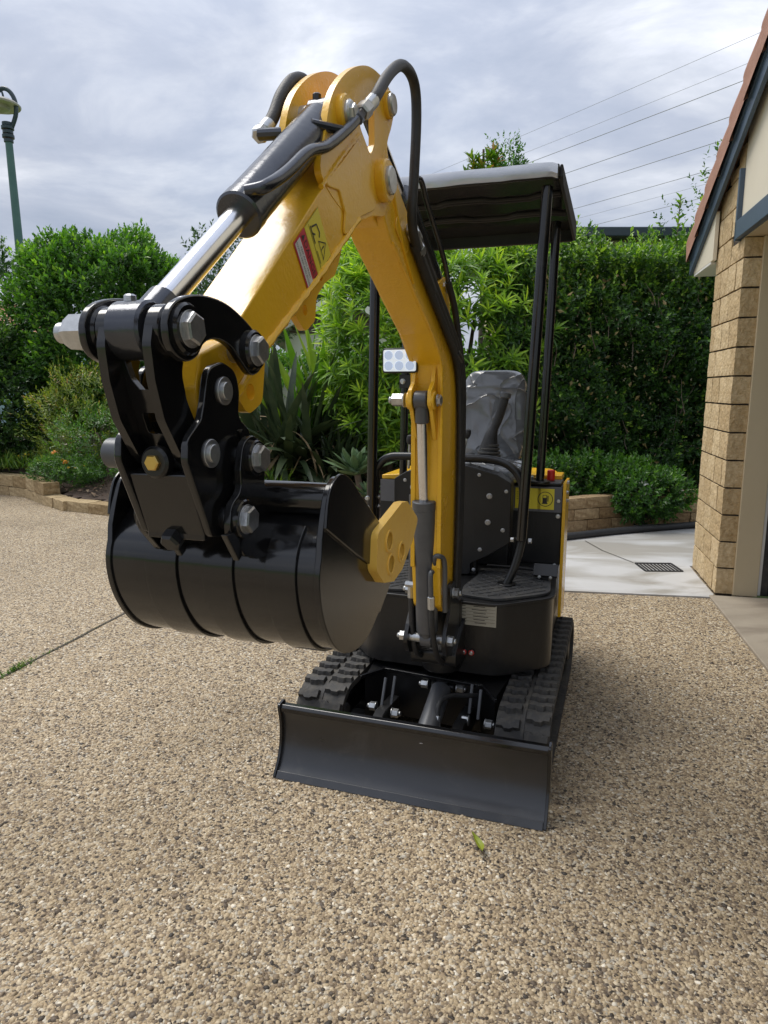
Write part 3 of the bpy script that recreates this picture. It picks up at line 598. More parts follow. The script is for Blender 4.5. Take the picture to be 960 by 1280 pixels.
b = MB(); b.cyl((.305, .12, .978), (.305, .12, .990), .045, 'satin'); b.build('post_foot', EX)
# canopy: shallow pressed tray with ribs, silver film still on top
b = MB(); cz = lambda y: 2.150 - (y + .36) * .055
for (y0, y1) in ((-.37, .36),):
    b.prism([(y0, cz(y0)), (y0, cz(y0) + .03), (y1, cz(y1) + .03), (y1, cz(y1))], -.375, .385, 'gloss')
for xs in (-.389, .385): b.prism([(-.375, cz(-.375) + .034), (.365, cz(.365) + .034), (.365, cz(.365) - .045), (.33, cz(.33) - .052), (-.34, cz(-.34) - .028), (-.375, cz(-.375) - .01)], xs, xs + .012, 'shade_black')
b.prism([(.362, cz(.36) + .03), (.374, cz(.36) + .03), (.374, cz(.36) - .05), (.362, cz(.36) - .05)], -.377, .385, 'satin')
b.prism([(-.385, cz(-.37) + .034), (-.373, cz(-.37) + .034), (-.373, cz(-.37) - .014), (-.385, cz(-.37) - .014)], -.377, .385, 'satin')
CAN = b.build('canopy_roof', EX, bevel=.006, bseg=3)
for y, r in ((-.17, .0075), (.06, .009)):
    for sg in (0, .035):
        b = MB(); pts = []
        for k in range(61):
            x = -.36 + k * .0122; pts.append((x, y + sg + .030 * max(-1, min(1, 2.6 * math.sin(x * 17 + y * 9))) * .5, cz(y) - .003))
        b.tube(pts, r, 'shade_black', 8); b.build('canopy_rib', CAN)
b = MB(); i = b.mi('silverfilm'); g = []
for k in range(40):
    row = []; x = -.386 + k * .766 / 39
    for j, (y, dz) in enumerate([(-.389, -.010), (-.395, .006), (-.394, .022), (-.384, .040), (-.34, .052), (.1, .056), (.36, .048), (.376, .030)]):
        wob = .003 * noise.noise(Vector((x * 9, j * 1.3, 0))) + .0015 * noise.noise(Vector((x * 25, j, 3)))
        edge = min(k, 39 - k); drop = -.010 if edge == 0 else (-.002 if edge == 1 else 0)
        row.append(b.bm.verts.new((x, y + wob, cz(y) + dz + wob + drop)))
    g.append(row)
for k in range(39):
    for j in range(7): b.face([g[k][j], g[k + 1][j], g[k + 1][j + 1], g[k][j + 1]], i, True)
b.build('protective_film', CAN)
# rear boxes beside the seat
b = MB(); b.prism(fillet([(.178, DK), (.178, .965), (.408, .965), (.408, DK)], .006), .12, .32, 'panel', 'y'); FB = b.build('fuel_tank_box', EX, bevel=.004)
b = MB(); b.box((.293, .117, .905), (.228, .005, .115), 'grey_panel'); b.build('grey_band', FB, bevel=.001)
b = MB(); b.prism(fillet([(.41, .36), (.424, .36), (.424, .985), (.41, .985)], .002), .105, .30, 'yellow', 'y'); b.build('side_panel', EX, bevel=.002)
b = MB(); b.prism([(.21, .975), (.39, .975), (.39, 1.0), (.21, 1.0)], .26, .40, 'yellow', 'y'); b.box((.30, .20, .974), (.20, .15, .014), 'panel'); b.build('tank_cover', EX, bevel=.004)
b = MB(); b.cyl((.345, .21, .98), (.345, .21, 1.03), .018, 'red', seg=16); b.build('red_cap', EX)
b = MB(); b.cyl((.255, .16, .98), (.255, .16, 1.005), .02, 'zinc', seg=6); b.cyl((.285, .16, .98), (.285, .16, 1.0), .012, 'brass', seg=10); b.build('fuel_filler', EX)
# fuel sticker: yellow with a pump in a ring
b = MB(); yq = .1135; b.box((.255, yq, .907), (.115, .002, .095), 'dstk_y')
b2 = MB(); b2.box((.335, yq, .907), (.075, .002, .095), 'dstk_y')
ring = [[(.333 + r * math.cos(a * math.pi / 14), .907 + r * math.sin(a * math.pi / 14)) for a in range(28)] for r in (.034, .031)]
b2.prism(ring[0], yq - .0018, yq - .001, 'dstk_k', 'y', [ring[1]])
b2.box((.331, yq - .0014, .907), (.020, .001, .036), 'dstk_k'); b2.box((.331, yq - .0021, .918), (.014, .0006, .010), 'dstk_y'); b2.box((.331, yq - .0014, .887), (.026, .001, .004), 'dstk_k'); b2.box((.345, yq - .0014, .910), (.004, .001, .026), 'dstk_k')
for z in (.935, .925, .915, .905): b.box((.225, yq - .0014, z), (.04, .001, .002), 'dstk_k')
b.build('instruction_sticker', FB); b2.build('fuel_sticker', FB)
for x, z in ((.392, .90), (.392, .83), (.385, .60)): bolt(FB, (x, .118, z), '-y', .009, .01, 'zinc')
for y, z in ((.13, .94), (.15, .90), (.14, .985)): bolt(EX, (.424, y, z), '+x', .008, .010, 'zinc')
b = MB(); b.prism(fillet([(-.455, DK), (-.455, .96), (-.36, .96), (-.34, .86), (-.34, DK)], .004), .10, .55, 'panel', 'y'); LB = b.build('battery_box', EX, bevel=.004)
b = MB(); b.box((-.405, .0975, .915), (.095, .004, .105), 'grey_panel'); b.build('grey_band', LB)
b = MB(); b.prism([(-.46, .965), (-.25, .965), (-.25, 1.0), (-.46, .985)], .14, .55, 'yellow', 'y'); b.build('battery_cover', EX, bevel=.004)
b = MB(); b.prism(fillet([(-.34, .50, .03), (-.34, .62, .06), (-.30, .74, .12), (.30, .74, .12), (.34, .62, .06), (.34, .50, .03)], .1, 6), .33, .98, 'yellow', 'z'); b.box((0, .57, .62), (.70, .12, .50), 'yellow'); b.build('engine_cover', EX, bevel=.01)
# levers, pedal
b = MB(); b.tube(cat([(.088, .0, 1.12), (.10, .0, 1.20), (.125, .0, 1.26), (.148, -.005, 1.33), (.158, -.005, 1.375)]), [.045 - .026 * min(1, k / 9) for k in range(25)], 'hose', 12); b.cyl((.156, -.005, 1.36), (.160, -.005, 1.385), .024, 'steel'); JS = b.build('joystick', EX)
for k in range(4):
    b = MB(); z = 1.10 + k * .016; b.cyl((.088 + k * .003, 0, z), (.088 + k * .003, 0, z + .011), .056 - k * .006, 'rubber'); b.build('boot_fold', JS)
def lever(p0, p1):
    b = MB(); b.cyl(p0, p1, .0055, 'zinc', seg=10); o = b.build('control_lever', EX)
    d = (Vector(p1) - Vector(p0)).normalized(); b = MB(); q = Vector(p1); b.tube([q - d * .012, q - d * .004, q + d * .012, q + d * .026, q + d * .03], [.008, .013, .016, .012, .003], 'hose', 14); b.build('lever_knob', o)
lever((-.01, -.10, 1.08), (.012, -.10, 1.20)); lever((-.205, -.12, 1.06), (-.196, -.12, 1.13)); lever((-.245, -.12, 1.05), (-.24, -.12, 1.17)); lever((.03, -.11, 1.08), (.034, -.11, 1.10))
b = MB(); b.box((.378, -.20, .655), (.10, .02, .055), 'satin', Matrix.Rotation(R(-35), 3, 'X')); b.tube([(.378, -.18, .65), (.22, -.14, .645), (.12, -.14, .645)], .008, 'satin', 10); b.box((.378, -.19, .625), (.03, .05, .03), 'satin'); PD = b.build('travel_pedal', EX, bevel=.003)
for x in (.355, .40): bolt(PD, (x, -.222, .632), '-y', .006, .006, 'zinc')
# ---- boom swing bracket
b = MB()
for x0, x1 in ((-.046, -.032), (.093, .106)): b.prism(fillet([(-.60, .40), (-.80, .47), (-.835, .525), (-.80, .575), (-.755, .62), (-.76, .72), (-.69, .72), (-.66, .65), (-.58, .60)], .03, 6), x0, x1, 'satin')
b.prism(fillet([(-.50, .36), (-.72, .40), (-.72, .45), (-.56, .54), (-.50, .54)], .02), -.05, .12, 'satin'); b.cyl((.035, -.585, .34), (.035, -.585, .62), .075, 'satin'); SWB = b.build('swing_bracket', EX, bevel=.004)
for p, q in (((-.05, -.79, .525), (.11, -.79, .525)), ((-.05, -.72, .68), (.11, -.72, .68))):
    b = MB(); b.cyl(p, q, .017, 'zinc'); b.build('bracket_pin', SWB)
for p, d in (((-.048, -.79, .525), '-x'), ((.106, -.79, .525), '+x'), ((-.048, -.72, .68), '-x'), ((.106, -.72, .68), '+x')): bolt(SWB, p, d, .018, .022, 'zinc', dome=True)
# ---- boom
boom = [(-.83, .66), (-.85, .80), (-.852, 1.30), (-.866, 1.475), (-1.0, 1.562), (-1.18, 1.652), (-1.385, 1.757), (-1.44, 1.80), (-1.42, 1.90), (-1.385, 1.925), (-1.265, 1.862), (-1.07, 1.752), (-.855, 1.662), (-.715, 1.580), (-.640, 1.505), (-.617, 1.40), (-.615, 1.0), (-.64, .66), (-.70, .625), (-.78, .625)]
b = MB(); b.prism(fillet(boom, .03, 3), XC - .05, XC + .05, 'yellow'); BOOM = b.build('boom', EX, bevel=.005)
head = fillet([(-1.25, 1.72), (-1.44, 1.79), (-1.52, 1.83), (-1.53, 1.90), (-1.48, 1.945), (-1.40, 1.935), (-1.22, 1.85)], .035, 5)
b = MB(); b.prism(head, XC - .03, XC + .03, 'yellow'); b.build('boom_head', BOOM, bevel=.004)
# flanges welded proud of the box edges on the viewer's side
for sx in (-1, 1):
    x0 = XC + sx * .05; a, c = sorted((x0 - sx * .012, x0 + sx * .003))
    b = MB(); b.prism(fillet([(-.858, .80), (-.860, 1.30), (-.875, 1.478), (-1.0, 1.568), (-1.18, 1.658), (-1.18, 1.668), (-.99, 1.58), (-.855, 1.49), (-.838, 1.30), (-.838, .80)], .004, 2), a, c, 'yellow'); b.build('boom_flange', BOOM, bevel=.002)
for x0, x1 in ((XC - .047, XC - .033), (XC + .018, XC + .032)):
    b = MB(); b.prism(fillet([(-.86, 1.50), (-.885, 1.42), (-.92, 1.395), (-.925, 1.35), (-.90, 1.33), (-.87, 1.27), (-.85, 1.22), (-.85, 1.50)], .015, 4), x0, x1, 'yellow'); b.build('cylinder_lug', BOOM, bevel=.003)
    b = MB(); xm = (x0 + x1) / 2; s = -1 if xm < XC else 1; b.cyl((xm, -.893, 1.364), (xm + s * .014, -.893, 1.364), .03, 'yellow'); b.build('lug_boss', BOOM)
bolt(BOOM, (XC - .062, -.893, 1.364), '-x', .021, .045, 'zinc', dome=True); bolt(BOOM, (XC + .044, -.893, 1.364), '+x', .018, .014, 'bolt')
for x0, x1 in ((XC - .036, XC - .024), (XC + .024, XC + .036)):
    b = MB(); b.prism(fillet([(-.95, 1.69), (-.80, 1.755), (-.75, 1.757), (-.72, 1.725), (-.70, 1.64), (-.66, 1.50), (-.80, 1.60)], .025, 5), x0, x1, 'yellow'); b.build('arm_cylinder_lug', BOOM, bevel=.003)
bolt(BOOM, (XC + .036, -.76, 1.727), '+x', .016, .014, 'bolt')
# weld beads on the boom side
b = MB(); b.tube([(XC + .052, -1.20, 1.68), (XC + .052, -1.30, 1.76), (XC + .052, -1.37, 1.86)], .004, 'yellow', 6); b.build('weld_bead', BOOM)
def bead(name, pts, r, parent, m='yellow', n=10):
    q = cat(pts, n); b = MB(); b.tube(q, [r * (1 + .22 * math.sin(k * 2.6) + random.uniform(-.1, .1)) for k in range(len(q))], m, 7); return b.build(name, parent)
bead('weld_bead', [(XC + .0505, -.864, 1.25), (XC + .0505, -.870, 1.40), (XC + .0505, -.885, 1.485), (XC + .0505, -1.0, 1.566), (XC + .0505, -1.18, 1.656), (XC + .0505, -1.37, 1.752)], .0045, BOOM)
bead('weld_bead', [(XC + .0505, -1.60, 1.925), (XC + .0505, -1.71, 1.846), (XC + .0505, -1.80, 1.772)], .005, BOOM)
# oval recess plate near the boom head
b = MB(); b.prism(fillet([(-1.36, 1.79), (-1.26, 1.74), (-1.24, 1.77), (-1.34, 1.83)], .018, 5), XC + .05, XC + .054, 'yellow'); b.build('boss_plate', BOOM, bevel=.002)
# ---- arm
arm = [(-2.135, 1.40, .005), (-2.07, 1.440, .02), (-1.80, 1.618, .01), (-1.60, 1.757, .02), (-1.545, 1.83, .02), (-1.57, 1.925, .03), (-1.62, 1.912, .03), (-1.714, 1.838, .01), (-1.994, 1.603, .01), (-2.143, 1.478, .005)]
b = MB(); b.prism(fillet(arm, .02, 4), XC - .05, XC + .05, 'yellow'); ARM = b.build('arm', EX, bevel=.006)
b = MB(); b.prism(fillet([(-2.222, 1.448, .012), (-2.236, 1.40, .02), (-2.222, 1.352, .02), (-2.16, 1.352, .02), (-2.10, 1.42, 0), (-2.10, 1.512, 0), (-2.143, 1.474, .01)], .02, 5), .024, XC + .0495, 'yellow'); b.build('arm_tip', ARM, bevel=.005)
horn = loop([(-1.80, 1.795), (-1.780, 1.870), (-1.752, 1.938), (-1.705, 1.990), (-1.630, 2.042), (-1.540, 2.080), (-1.450, 2.092), (-1.390, 2.082), (-1.368, 2.050), (-1.385, 2.010), (-1.415, 1.965), (-1.405, 1.925), (-1.388, 1.880), (-1.395, 1.835), (-1.440, 1.800), (-1.520, 1.782), (-1.60, 1.757), (-1.70, 1.755)], 5)
hole = fillet([(-1.555, 2.015), (-1.505, 2.02), (-1.505, 1.935), (-1.53, 1.905), (-1.60, 1.945)], .015, 4)
for x0, x1 in ((XC - .050, XC - .036), (XC + .036, XC + .050)):
    b = MB(); b.prism(horn, x0 + (.001 if x0 < XC else .0012), x1 + .0012, 'yellow', 'x', [hole]); b.build('horn_plate', ARM, bevel=.003)
def cylpart(name, parent, p0, p1, r, m, seg=28):
    b = MB(); b.cyl(p0, p1, r, m, seg=seg); return b.build(name, parent)
for y, z, rb, xb, rp in ((-1.46, 1.87, .046, .072, .031), (-1.69, 1.933, .037, .064, .026), (-1.415, 2.047, .030, .060, .024)):
    for s in (-1, 1): cylpart('pin_boss', ARM, (XC + s * .048, y, z), (XC + s * xb, y, z), rb, 'yellow')
    cylpart('pivot_pin', ARM, (XC - xb - .009, y, z), (XC + xb + .009, y, z), rp, 'zinc')
bolt(ARM, (XC + .073, -1.69, 1.933), '+x', .018, .008, 'zinc', washer=False)
# raised collar plate round the boom pin, weld bead along the lower edge
b = MB(); b.prism(fillet([(-1.80, 1.775, .01), (-1.70, 1.845, .02), (-1.615, 1.91, .03), (-1.53, 1.90, .03), (-1.50, 1.80, .03), (-1.60, 1.762, .02), (-1.70, 1.70, .02), (-1.69, 1.75, .01), (-1.72, 1.785, .01)], .02, 4), XC + .050, XC + .055, 'yellow'); b.build('collar_plate', ARM, bevel=.0025)
b = MB(); b.tube(cat([(XC + .051, -2.15, 1.372), (XC + .051, -2.07, 1.443), (XC + .051, -1.93, 1.535), (XC + .051, -1.80, 1.621), (XC + .051, -1.61, 1.755)], 8), [.0065 + .0016 * math.sin(k * 2.4) for k in range(33)], 'yellow', 8); b.build('weld_bead', ARM)
for s in (-1, 1):
    xa, xb = sorted((XC + s * .020, XC + s * .034))
    b = MB(); b.prism(fillet([(-1.64, 1.735, 0), (-1.675, 1.66, .02), (-1.70, 1.628, .02), (-1.75, 1.607, .02), (-1.792, 1.575, .02), (-1.80, 1.53, .02), (-1.845, 1.505, .02), (-1.885, 1.53, .02), (-1.90, 1.56, 0), (-1.85, 1.60, 0)], .01, 4), xa, xb, 'yellow', 'x', [circ(-1.715, 1.662, .010), circ(-1.770, 1.618, .010), circ(-1.845, 1.545, .010)]); b.build('thumb_bracket', ARM, bevel=.002)
    if s < 0: continue
    xa, xb = XC + .028, XC + .044
    b = MB(); b.prism(fillet([(-2.02, 1.48, 0), (-2.028, 1.43, .02), (-2.038, 1.378, .025), (-2.085, 1.358, .025), (-2.115, 1.385, .02), (-2.14, 1.41, 0), (-2.09, 1.46, 0)], .01, 5), xa, xb, 'yellow', 'x', [circ(-2.076, 1.395, .013)]); b.build('thumb_lug', ARM, bevel=.002)
# stickers on the arm side
dec_o = Vector((0, -1.858, 1.638)); du = Vector((0, .785, .62)).normalized(); dv = Vector((0, -.62, .785)).normalized()
def onarm(u, v, dx): return Vector((XC + .0505 + dx, 0, 0)) + Vector((0, dec_o.y, dec_o.z)) + du * u + dv * v
def quad(b, u0, u1, v0, v1, dx, m):
    i = b.mi(m); b.face([b.bm.verts.new(onarm(u, v, dx)) for u, v in ((u0, v0), (u1, v0), (u1, v1), (u0, v1))], i)
b = MB(); quad(b, -.046, .010, -.046, .050, .0008, 'dstk_r'); quad(b, -.042, -.017, -.042, .046, .0014, 'dstk_w')
text_mesh(b, "DANGER", .020, 'dstk_k', lambda x, y: onarm(-.004 + y, -.008 - x, .002))
i = b.mi('dstk_k'); b.face([b.bm.verts.new(onarm(*p, .002)) for p in ((-.011, .034), (-.011, .045), (.004, .0395))], i)
for r, tx in ((-.0245, "KEEP AWAY FROM"), (-.0350, "MOVING ARM AND BUCKET")): text_mesh(b, tx, .0072, 'dstk_k', lambda x, y, r=r: onarm(r + y, .002 - x, .002))
b.build('danger_sticker', ARM)
b = MB(); quad(b, .012, .088, -.046, .050, .0008, 'dstk_y'); quad(b, .030, .0312, -.042, .046, .0012, 'dstk_k'); quad(b, .0125, .0875, .0490, .0496, .0012, 'dstk_k'); quad(b, .0125, .0875, -.0456, -.0450, .0012, 'dstk_k')
i = b.mi('dstk_k')
def tri_ring(pts, th):
    c = sum((Vector(p) for p in pts), Vector((0, 0))) / 3
    for k in range(3):
        p, q = Vector(pts[k]), Vector(pts[(k + 1) % 3]); b.face([b.bm.verts.new(onarm(*x, .0016)) for x in (p, q, q.lerp(c, th), p.lerp(c, th))], i)
tri_ring([(.050, -.036), (.050, .004), (.080, -.016)], .18)
quad(b, .057, .068, -.0175, -.0145, .0016, 'dstk_k'); quad(b, .0525, .055, -.0175, -.0145, .0016, 'dstk_k')
for seg in (((.040, .036), (.062, .030)), ((.062, .030), (.066, .012)), ((.066, .012), (.058, .006)), ((.035, .026), (.046, .018))):
    p, q = Vector(seg[0]), Vector(seg[1]); d = (q - p).normalized(); nn = Vector((-d.y, d.x)) * .0016; b.face([b.bm.verts.new(onarm(*x, .0016)) for x in (p - nn, q - nn, q + nn, p + nn)], i)
quad(b, .034, .0375, .006, .040, .0016, 'dstk_k'); quad(b, .0335, .0355, -.034, -.008, .0016, 'dstk_k')
b.build('crush_warning_sticker', ARM)
# ---- cylinders
def hyd(name, p0, p1, r, rr, split, m, x=XC, eye_w=.05, eye_r=.034, base_r=.034):
    P0, P1 = Vector((x, *p0)), Vector((x, *p1)); o, s, t = cyl_part(name, P0, P1, r, rr, split, m=m)
    b = MB(); b.cyl(P0 - Vector((eye_w / 2, 0, 0)), P0 + Vector((eye_w / 2, 0, 0)), base_r, m); b.cyl(P0, P0 + t * .05, base_r * .9, m, r1=r * .96); b.build('base_eye', o)
    b = MB(); b.cyl(P1 - Vector((eye_w / 2, 0, 0)), P1 + Vector((eye_w / 2, 0, 0)), eye_r, m); b.cyl(P1 - t * .075, P1 - t * .01, rr * 1.22, m); b.build('rod_eye', o)
    return o, P0, P1, s, t
BKC, p0, p1, s_, t_ = hyd('bucket_cylinder', (-1.69, 1.933), (-2.30, 1.474), .0375, .0195, .565, 'darksteel', x=.05, eye_w=.052, eye_r=.038)
cylpart('grease_nipple', BKC, (XC, -1.70, 1.955), (XC, -1.70, 1.975), .009, 'satin', 8); cylpart('grease_nipple', BKC, (XC, -2.30, 1.506), (XC, -2.30, 1.520), .008, 'bolt', 8)
b = MB(); b.tube(cat([(XC + .030, -2.045, 1.705), (XC + .058, -2.035, 1.712), (XC + .062, -1.965, 1.752), (XC + .064, -1.885, 1.806), (XC + .068, -1.81, 1.838), (XC + .074, -1.725, 1.893), (XC + .078, -1.66, 1.942)], 6), .0105, 'darksteel', 12); b.tube([(XC + .03, -1.795, 1.885), (XC + .07, -1.745, 1.885)], .009, 'darksteel', 10); b.build('hard_line', BKC)
b = MB(); b.tube([(XC - .03, -1.80, 1.873), (XC - .065, -1.82, 1.868), (XC - .072, -1.80, 1.874)], .011, 'darksteel', 10); b.build('line_port', BKC)
b = MB(); b.cyl((XC + .078, -1.685, 1.922), (XC + .080, -1.645, 1.955), .0125, 'darksteel', seg=6); b.cyl((XC + .080, -1.662, 1.942), (XC + .084, -1.638, 1.962), .017, 'zinc', seg=6); b.cyl((XC + .083, -1.64, 1.960), (XC + .088, -1.612, 1.984), .0145, 'zinc', seg=16)
b.build('hose_fitting', BKC); b = MB(); b.cyl((XC - .072, -1.812, 1.868), (XC - .071, -1.795, 1.883), .016, 'zinc', seg=6); b.cyl((XC - .071, -1.797, 1.881), (XC - .069, -1.772, 1.903), .0145, 'zinc', seg=16); b.build('hose_fitting', BKC)
b = MB(); b.tube(cat([(XC + .086, -1.625, 1.973), (XC + .09, -1.604, 1.994), (XC + .09, -1.526, 2.062), (XC + .09, -1.442, 2.115), (XC + .09, -1.368, 2.130), (XC + .09, -1.321, 2.110), (XC + .088, -1.302, 2.045), (XC + .084, -1.305, 1.92), (XC + .078, -1.30, 1.82), (XC + .068, -1.22, 1.765), (XC + .066, -1.05, 1.675)], 8), .0125, 'hose', 14); b.build('hydraulic_hose', EX)
b = MB(); b.tube(cat([(XC - .069, -1.775, 1.90), (XC - .067, -1.755, 1.925), (XC - .066, -1.72, 1.975), (XC - .066, -1.665, 2.022), (XC - .067, -1.60, 2.038), (XC - .068, -1.52, 2.0), (XC - .068, -1.42, 1.93), (XC - .066, -1.25, 1.82), (XC - .066, -.95, 1.66)], 8), .0125, 'hose', 14); b.build('hydraulic_hose', EX)
AC, p0, p1, s_, t_ = hyd('arm_cylinder', (-.76, 1.727), (-1.415, 2.047), .034, .017, .60, 'darksteel', eye_w=.046, eye_r=.028, base_r=.03)
b = MB(); b.tube(cat([(XC + .03, -1.15, 1.945), (XC + .05, -1.13, 1.96), (XC + .05, -1.06, 1.915), (XC + .05, -.86, 1.80), (XC + .05, -.80, 1.74)], 6), .008, 'darksteel', 10); b.build('hard_line', AC)
b = MB(); b.tube(cat([(XC + .05, -.80, 1.74), (XC + .055, -.72, 1.66), (XC + .06, -.645, 1.52), (XC + .063, -.60, 1.38), (XC + .062, -.595, 1.0), (XC + .06, -.60, .72)], 8), .011, 'hose', 12); b.build('hydraulic_hose', EX)
BMC, p0, p1, s_, t_ = hyd('boom_cylinder', (-.79, .525), (-.893, 1.364), .039, .0185, .60, 'steel', x=XC - .008, eye_w=.044, eye_r=.03, base_r=.03)
b = MB(); b.tube(cat([(XC + .03, -.835, .80), (XC + .034, -.86, .84), (XC + .05, -.86, .845), (XC + .062, -.84, .82), (XC + .063, -.83, .70), (XC + .062, -.82, .64)], 6), .0085, 'steel', 12); b.tube(cat([(XC + .026, -.86, .79), (XC + .024, -.875, .78), (XC + .024, -.865, .69)], 5), .0085, 'steel', 12); b.build('hard_line', BMC)
b = MB(); b.cyl((XC + .024, -.865, .705), (XC + .024, -.86, .655), .013, 'zinc', seg=6); b.cyl((XC - .066, -.80, .73), (XC - .066, -.80, .67), .013, 'zinc', seg=6); b.cyl((XC - .085, -.81, .725), (XC - .05, -.81, .725), .012, 'zinc', seg=6); b.build('hose_fitting', BMC)
b = MB(); b.tube(cat([(XC + .024, -.86, .66), (XC + .026, -.85, .58), (XC + .03, -.80, .47), (XC + .03, -.70, .40)], 6), .010, 'hose', 12); b.build('hydraulic_hose', EX)
b = MB(); b.tube([(XC - .066, -.80, 1.04), (XC - .066, -.80, .72)], .010, 'steel', 12); b.tube(cat([(XC - .066, -.80, .68), (XC - .064, -.795, .56), (XC - .055, -.78, .47), (XC - .05, -.70, .42)], 6), .010, 'hose', 12); b.build('hydraulic_hose', EX)
b = MB(); b.tube([(XC - .066, -.80, .86), (XC - .03, -.83, .86)], .006, 'steel', 8); b.build('hose_clamp', BMC)
# hose bundle along the boom side
for j in range(3):
    off = j * .021; b = MB()
    b.tube(cat([(XC + .064, -1.24 + off * .3, 1.772 + off), (XC + .064, -1.05 + off * .35, 1.668 + off), (XC + .064, -.86 + off * .5, 1.572 + off * .95), (XC + .064, -.735 + off * 1.0, 1.50 + off * .6), (XC + .064, -.672 + off * 1.1, 1.40), (XC + .066, -.655 + off * 1.1, 1.20), (XC + .066, -.66 + off * 1.1, .90), (XC + .06, -.66 + off, .66)], 7), .0105, 'hose', 12); b.build('hydraulic_hose', EX)
for y, z in ((-1.23, 1.795), (-.70, 1.50)):
    b = MB(); b.cyl((XC + .062, y - .03, z + .02), (XC + .066, y + .02, z - .006), .016, 'zinc' if y < -1 else 'satin', seg=12); b.build('hose_clamp', EX)
b = MB(); b.cyl((XC + .068, -1.275, 1.805), (XC + .068, -1.185, 1.755), .0155, 'bolt', seg=14); b.cyl((XC + .068, -1.265, 1.800), (XC + .068, -1.245, 1.789), .019, 'zinc', seg=6); b.cyl((XC + .068, -1.215, 1.772), (XC + .068, -1.195, 1.761), .019, 'zinc', seg=6); b.build('hose_coupling', EX)
# work light beside the boom
b = MB(); b.prism(fillet([(-.135, 1.455), (-.135, 1.545), (.0, 1.545), (.0, 1.455)], .012, 4), -.875, -.84, 'satin', 'y'); WL = b.build('work_light', EX, bevel=.003)
b = MB(); b.prism(fillet([(-.128, 1.461), (-.128, 1.539), (-.004, 1.539), (-.004, 1.461)], .008, 4), -.881, -.874, 'lamp_lens', 'y'); b.build('lens', WL)
for r in range(2):
    for c in range(3):
        x = -.108 + c * .041; z = 1.481 + r * .038; b = MB(); b.tube([(x, -.8815, z), (x, -.884, z)], [.0165, .0155], 'lamp_led', 20); b.build('reflector', WL)
b = MB(); b.box((-.04, -.84, 1.425), (.07, .03, .05), 'satin'); b.build('lamp_bracket', WL, bevel=.003); bolt(WL, (-.06, -.857, 1.425), '-y', .009, .01, 'zinc')
WL.location = (.012, -.11, .170); WL.scale = (.88, .88, .88)

# ---- bucket linkage
XL0 = XC; XC = .055
P1y, P1z, P2y, P2z = -2.30, 1.474, -2.135, 1.456
cres = loop([(-2.334, 1.450), (-2.338, 1.482), (-2.318, 1.507), (-2.270, 1.520), (-2.210, 1.518), (-2.160, 1.502), (-2.120, 1.480), (-2.102, 1.455), (-2.112, 1.428), (-2.140, 1.420), (-2.165, 1.436), (-2.195, 1.458), (-2.230, 1.466), (-2.260, 1.459), (-2.280, 1.440), (-2.308, 1.434)], 5)
for s in (-1, 1):
    xa, xb = sorted((XC + s * .056, XC + s * .068)); b = MB(); b.prism(cres, xa, xb, 'gloss'); o = b.build('tipping_link', EX, bevel=.003)
    cylpart('link_boss', o, (XC + s * .050, P2y, P2z), (XC + s * .076, P2y, P2z), .030, 'gloss'); cylpart('link_boss', o, (XC + s * .050, P1y, P1z), (XC + s * .074, P1y, P1z), .033, 'gloss')
bolt(EX, (XC + .075, P2y, P2z), '+x', .0205, .012, 'bolt'); bolt(EX, (XC + .073, P1y, P1z), '+x', .0210, .012, 'bolt')
b = MB(); b.tube([(XC - .070, P1y, P1z), (XC - .104, P1y, P1z), (XC - .118, P1y, P1z)], [.026, .026, .018], 'zinc', 6, False); b.cyl((XC - .116, P1y, P1z), (XC - .134, P1y, P1z), .014, 'zinc', seg=14); b.build('lock_nut', EX)
for y, z in ((P2y, P2z), (P1y, P1z)): cylpart('link_pin', EX, (XC - .073, y, z), (XC + .073, y, z), .018, 'bolt')
# curved pusher link between cylinder pin and quick hitch
pl = fillet([(-2.325, 1.500, .03), (-2.338, 1.455, .03), (-2.333, 1.41, .04), (-2.318, 1.36, .04), (-2.285, 1.310, .03), (-2.255, 1.285, .025), (-2.225, 1.305, .025), (-2.245, 1.345, .03), (-2.268, 1.385, .04), (-2.276, 1.42, .03), (-2.262, 1.465, .03), (-2.275, 1.50, .03)], .02, 5)
b = MB()
for s in (-1, 1):
    xa, xb = sorted((XC + s * .028, XC + s * .041)); b.prism(pl, xa, xb, 'gloss')
    b.cyl((XC + s * .026, P1y, P1z), (XC + s * .050, P1y, P1z), .032, 'gloss')
PL = b.build('pusher_link', EX, bevel=.003)
def webpt(x, z, d):
    t = max(0, (1.43 - z) / .15); return (XC + x, -2.305 + .062 * t ** 1.6 + d, z)
b = MB(); wo_ = [(-.030, 1.448), (-.029, 1.285), (.029, 1.285), (.030, 1.448), (.025, 1.436), (.018, 1.412), (.008, 1.399), (-.008, 1.399), (-.018, 1.412), (-.025, 1.436)]
dense = []
for k in range(len(wo_)):
    p, q = Vector(wo_[k]), Vector(wo_[(k + 1) % len(wo_)])
    for j in range(6): dense.append(tuple(p.lerp(q, j / 6)))
b.prism(dense, 0, .012, 'gloss', 'y', [fillet([(-.015, 1.368), (.015, 1.368), (.015, 1.340), (-.015, 1.340)], .005, 3)])
for v in b.bm.verts: v.co = Vector(webpt(v.co.x, v.co.z, v.co.y))
b.build('link_web', PL, bevel=.002)
b = MB(); b.cyl((XC - .045, -2.245, 1.305), (XC + .055, -2.245, 1.305), .018, 'bolt'); b.build('link_pin', EX)
b = MB(); b.cyl((XC, -2.272, 1.302), (XC, -2.292, 1.302), .022, 'satin', seg=20); b.cyl((XC, -2.29, 1.302), (XC, -2.298, 1.302), .0115, 'brass', seg=6); b.build('lock_screw', EX)
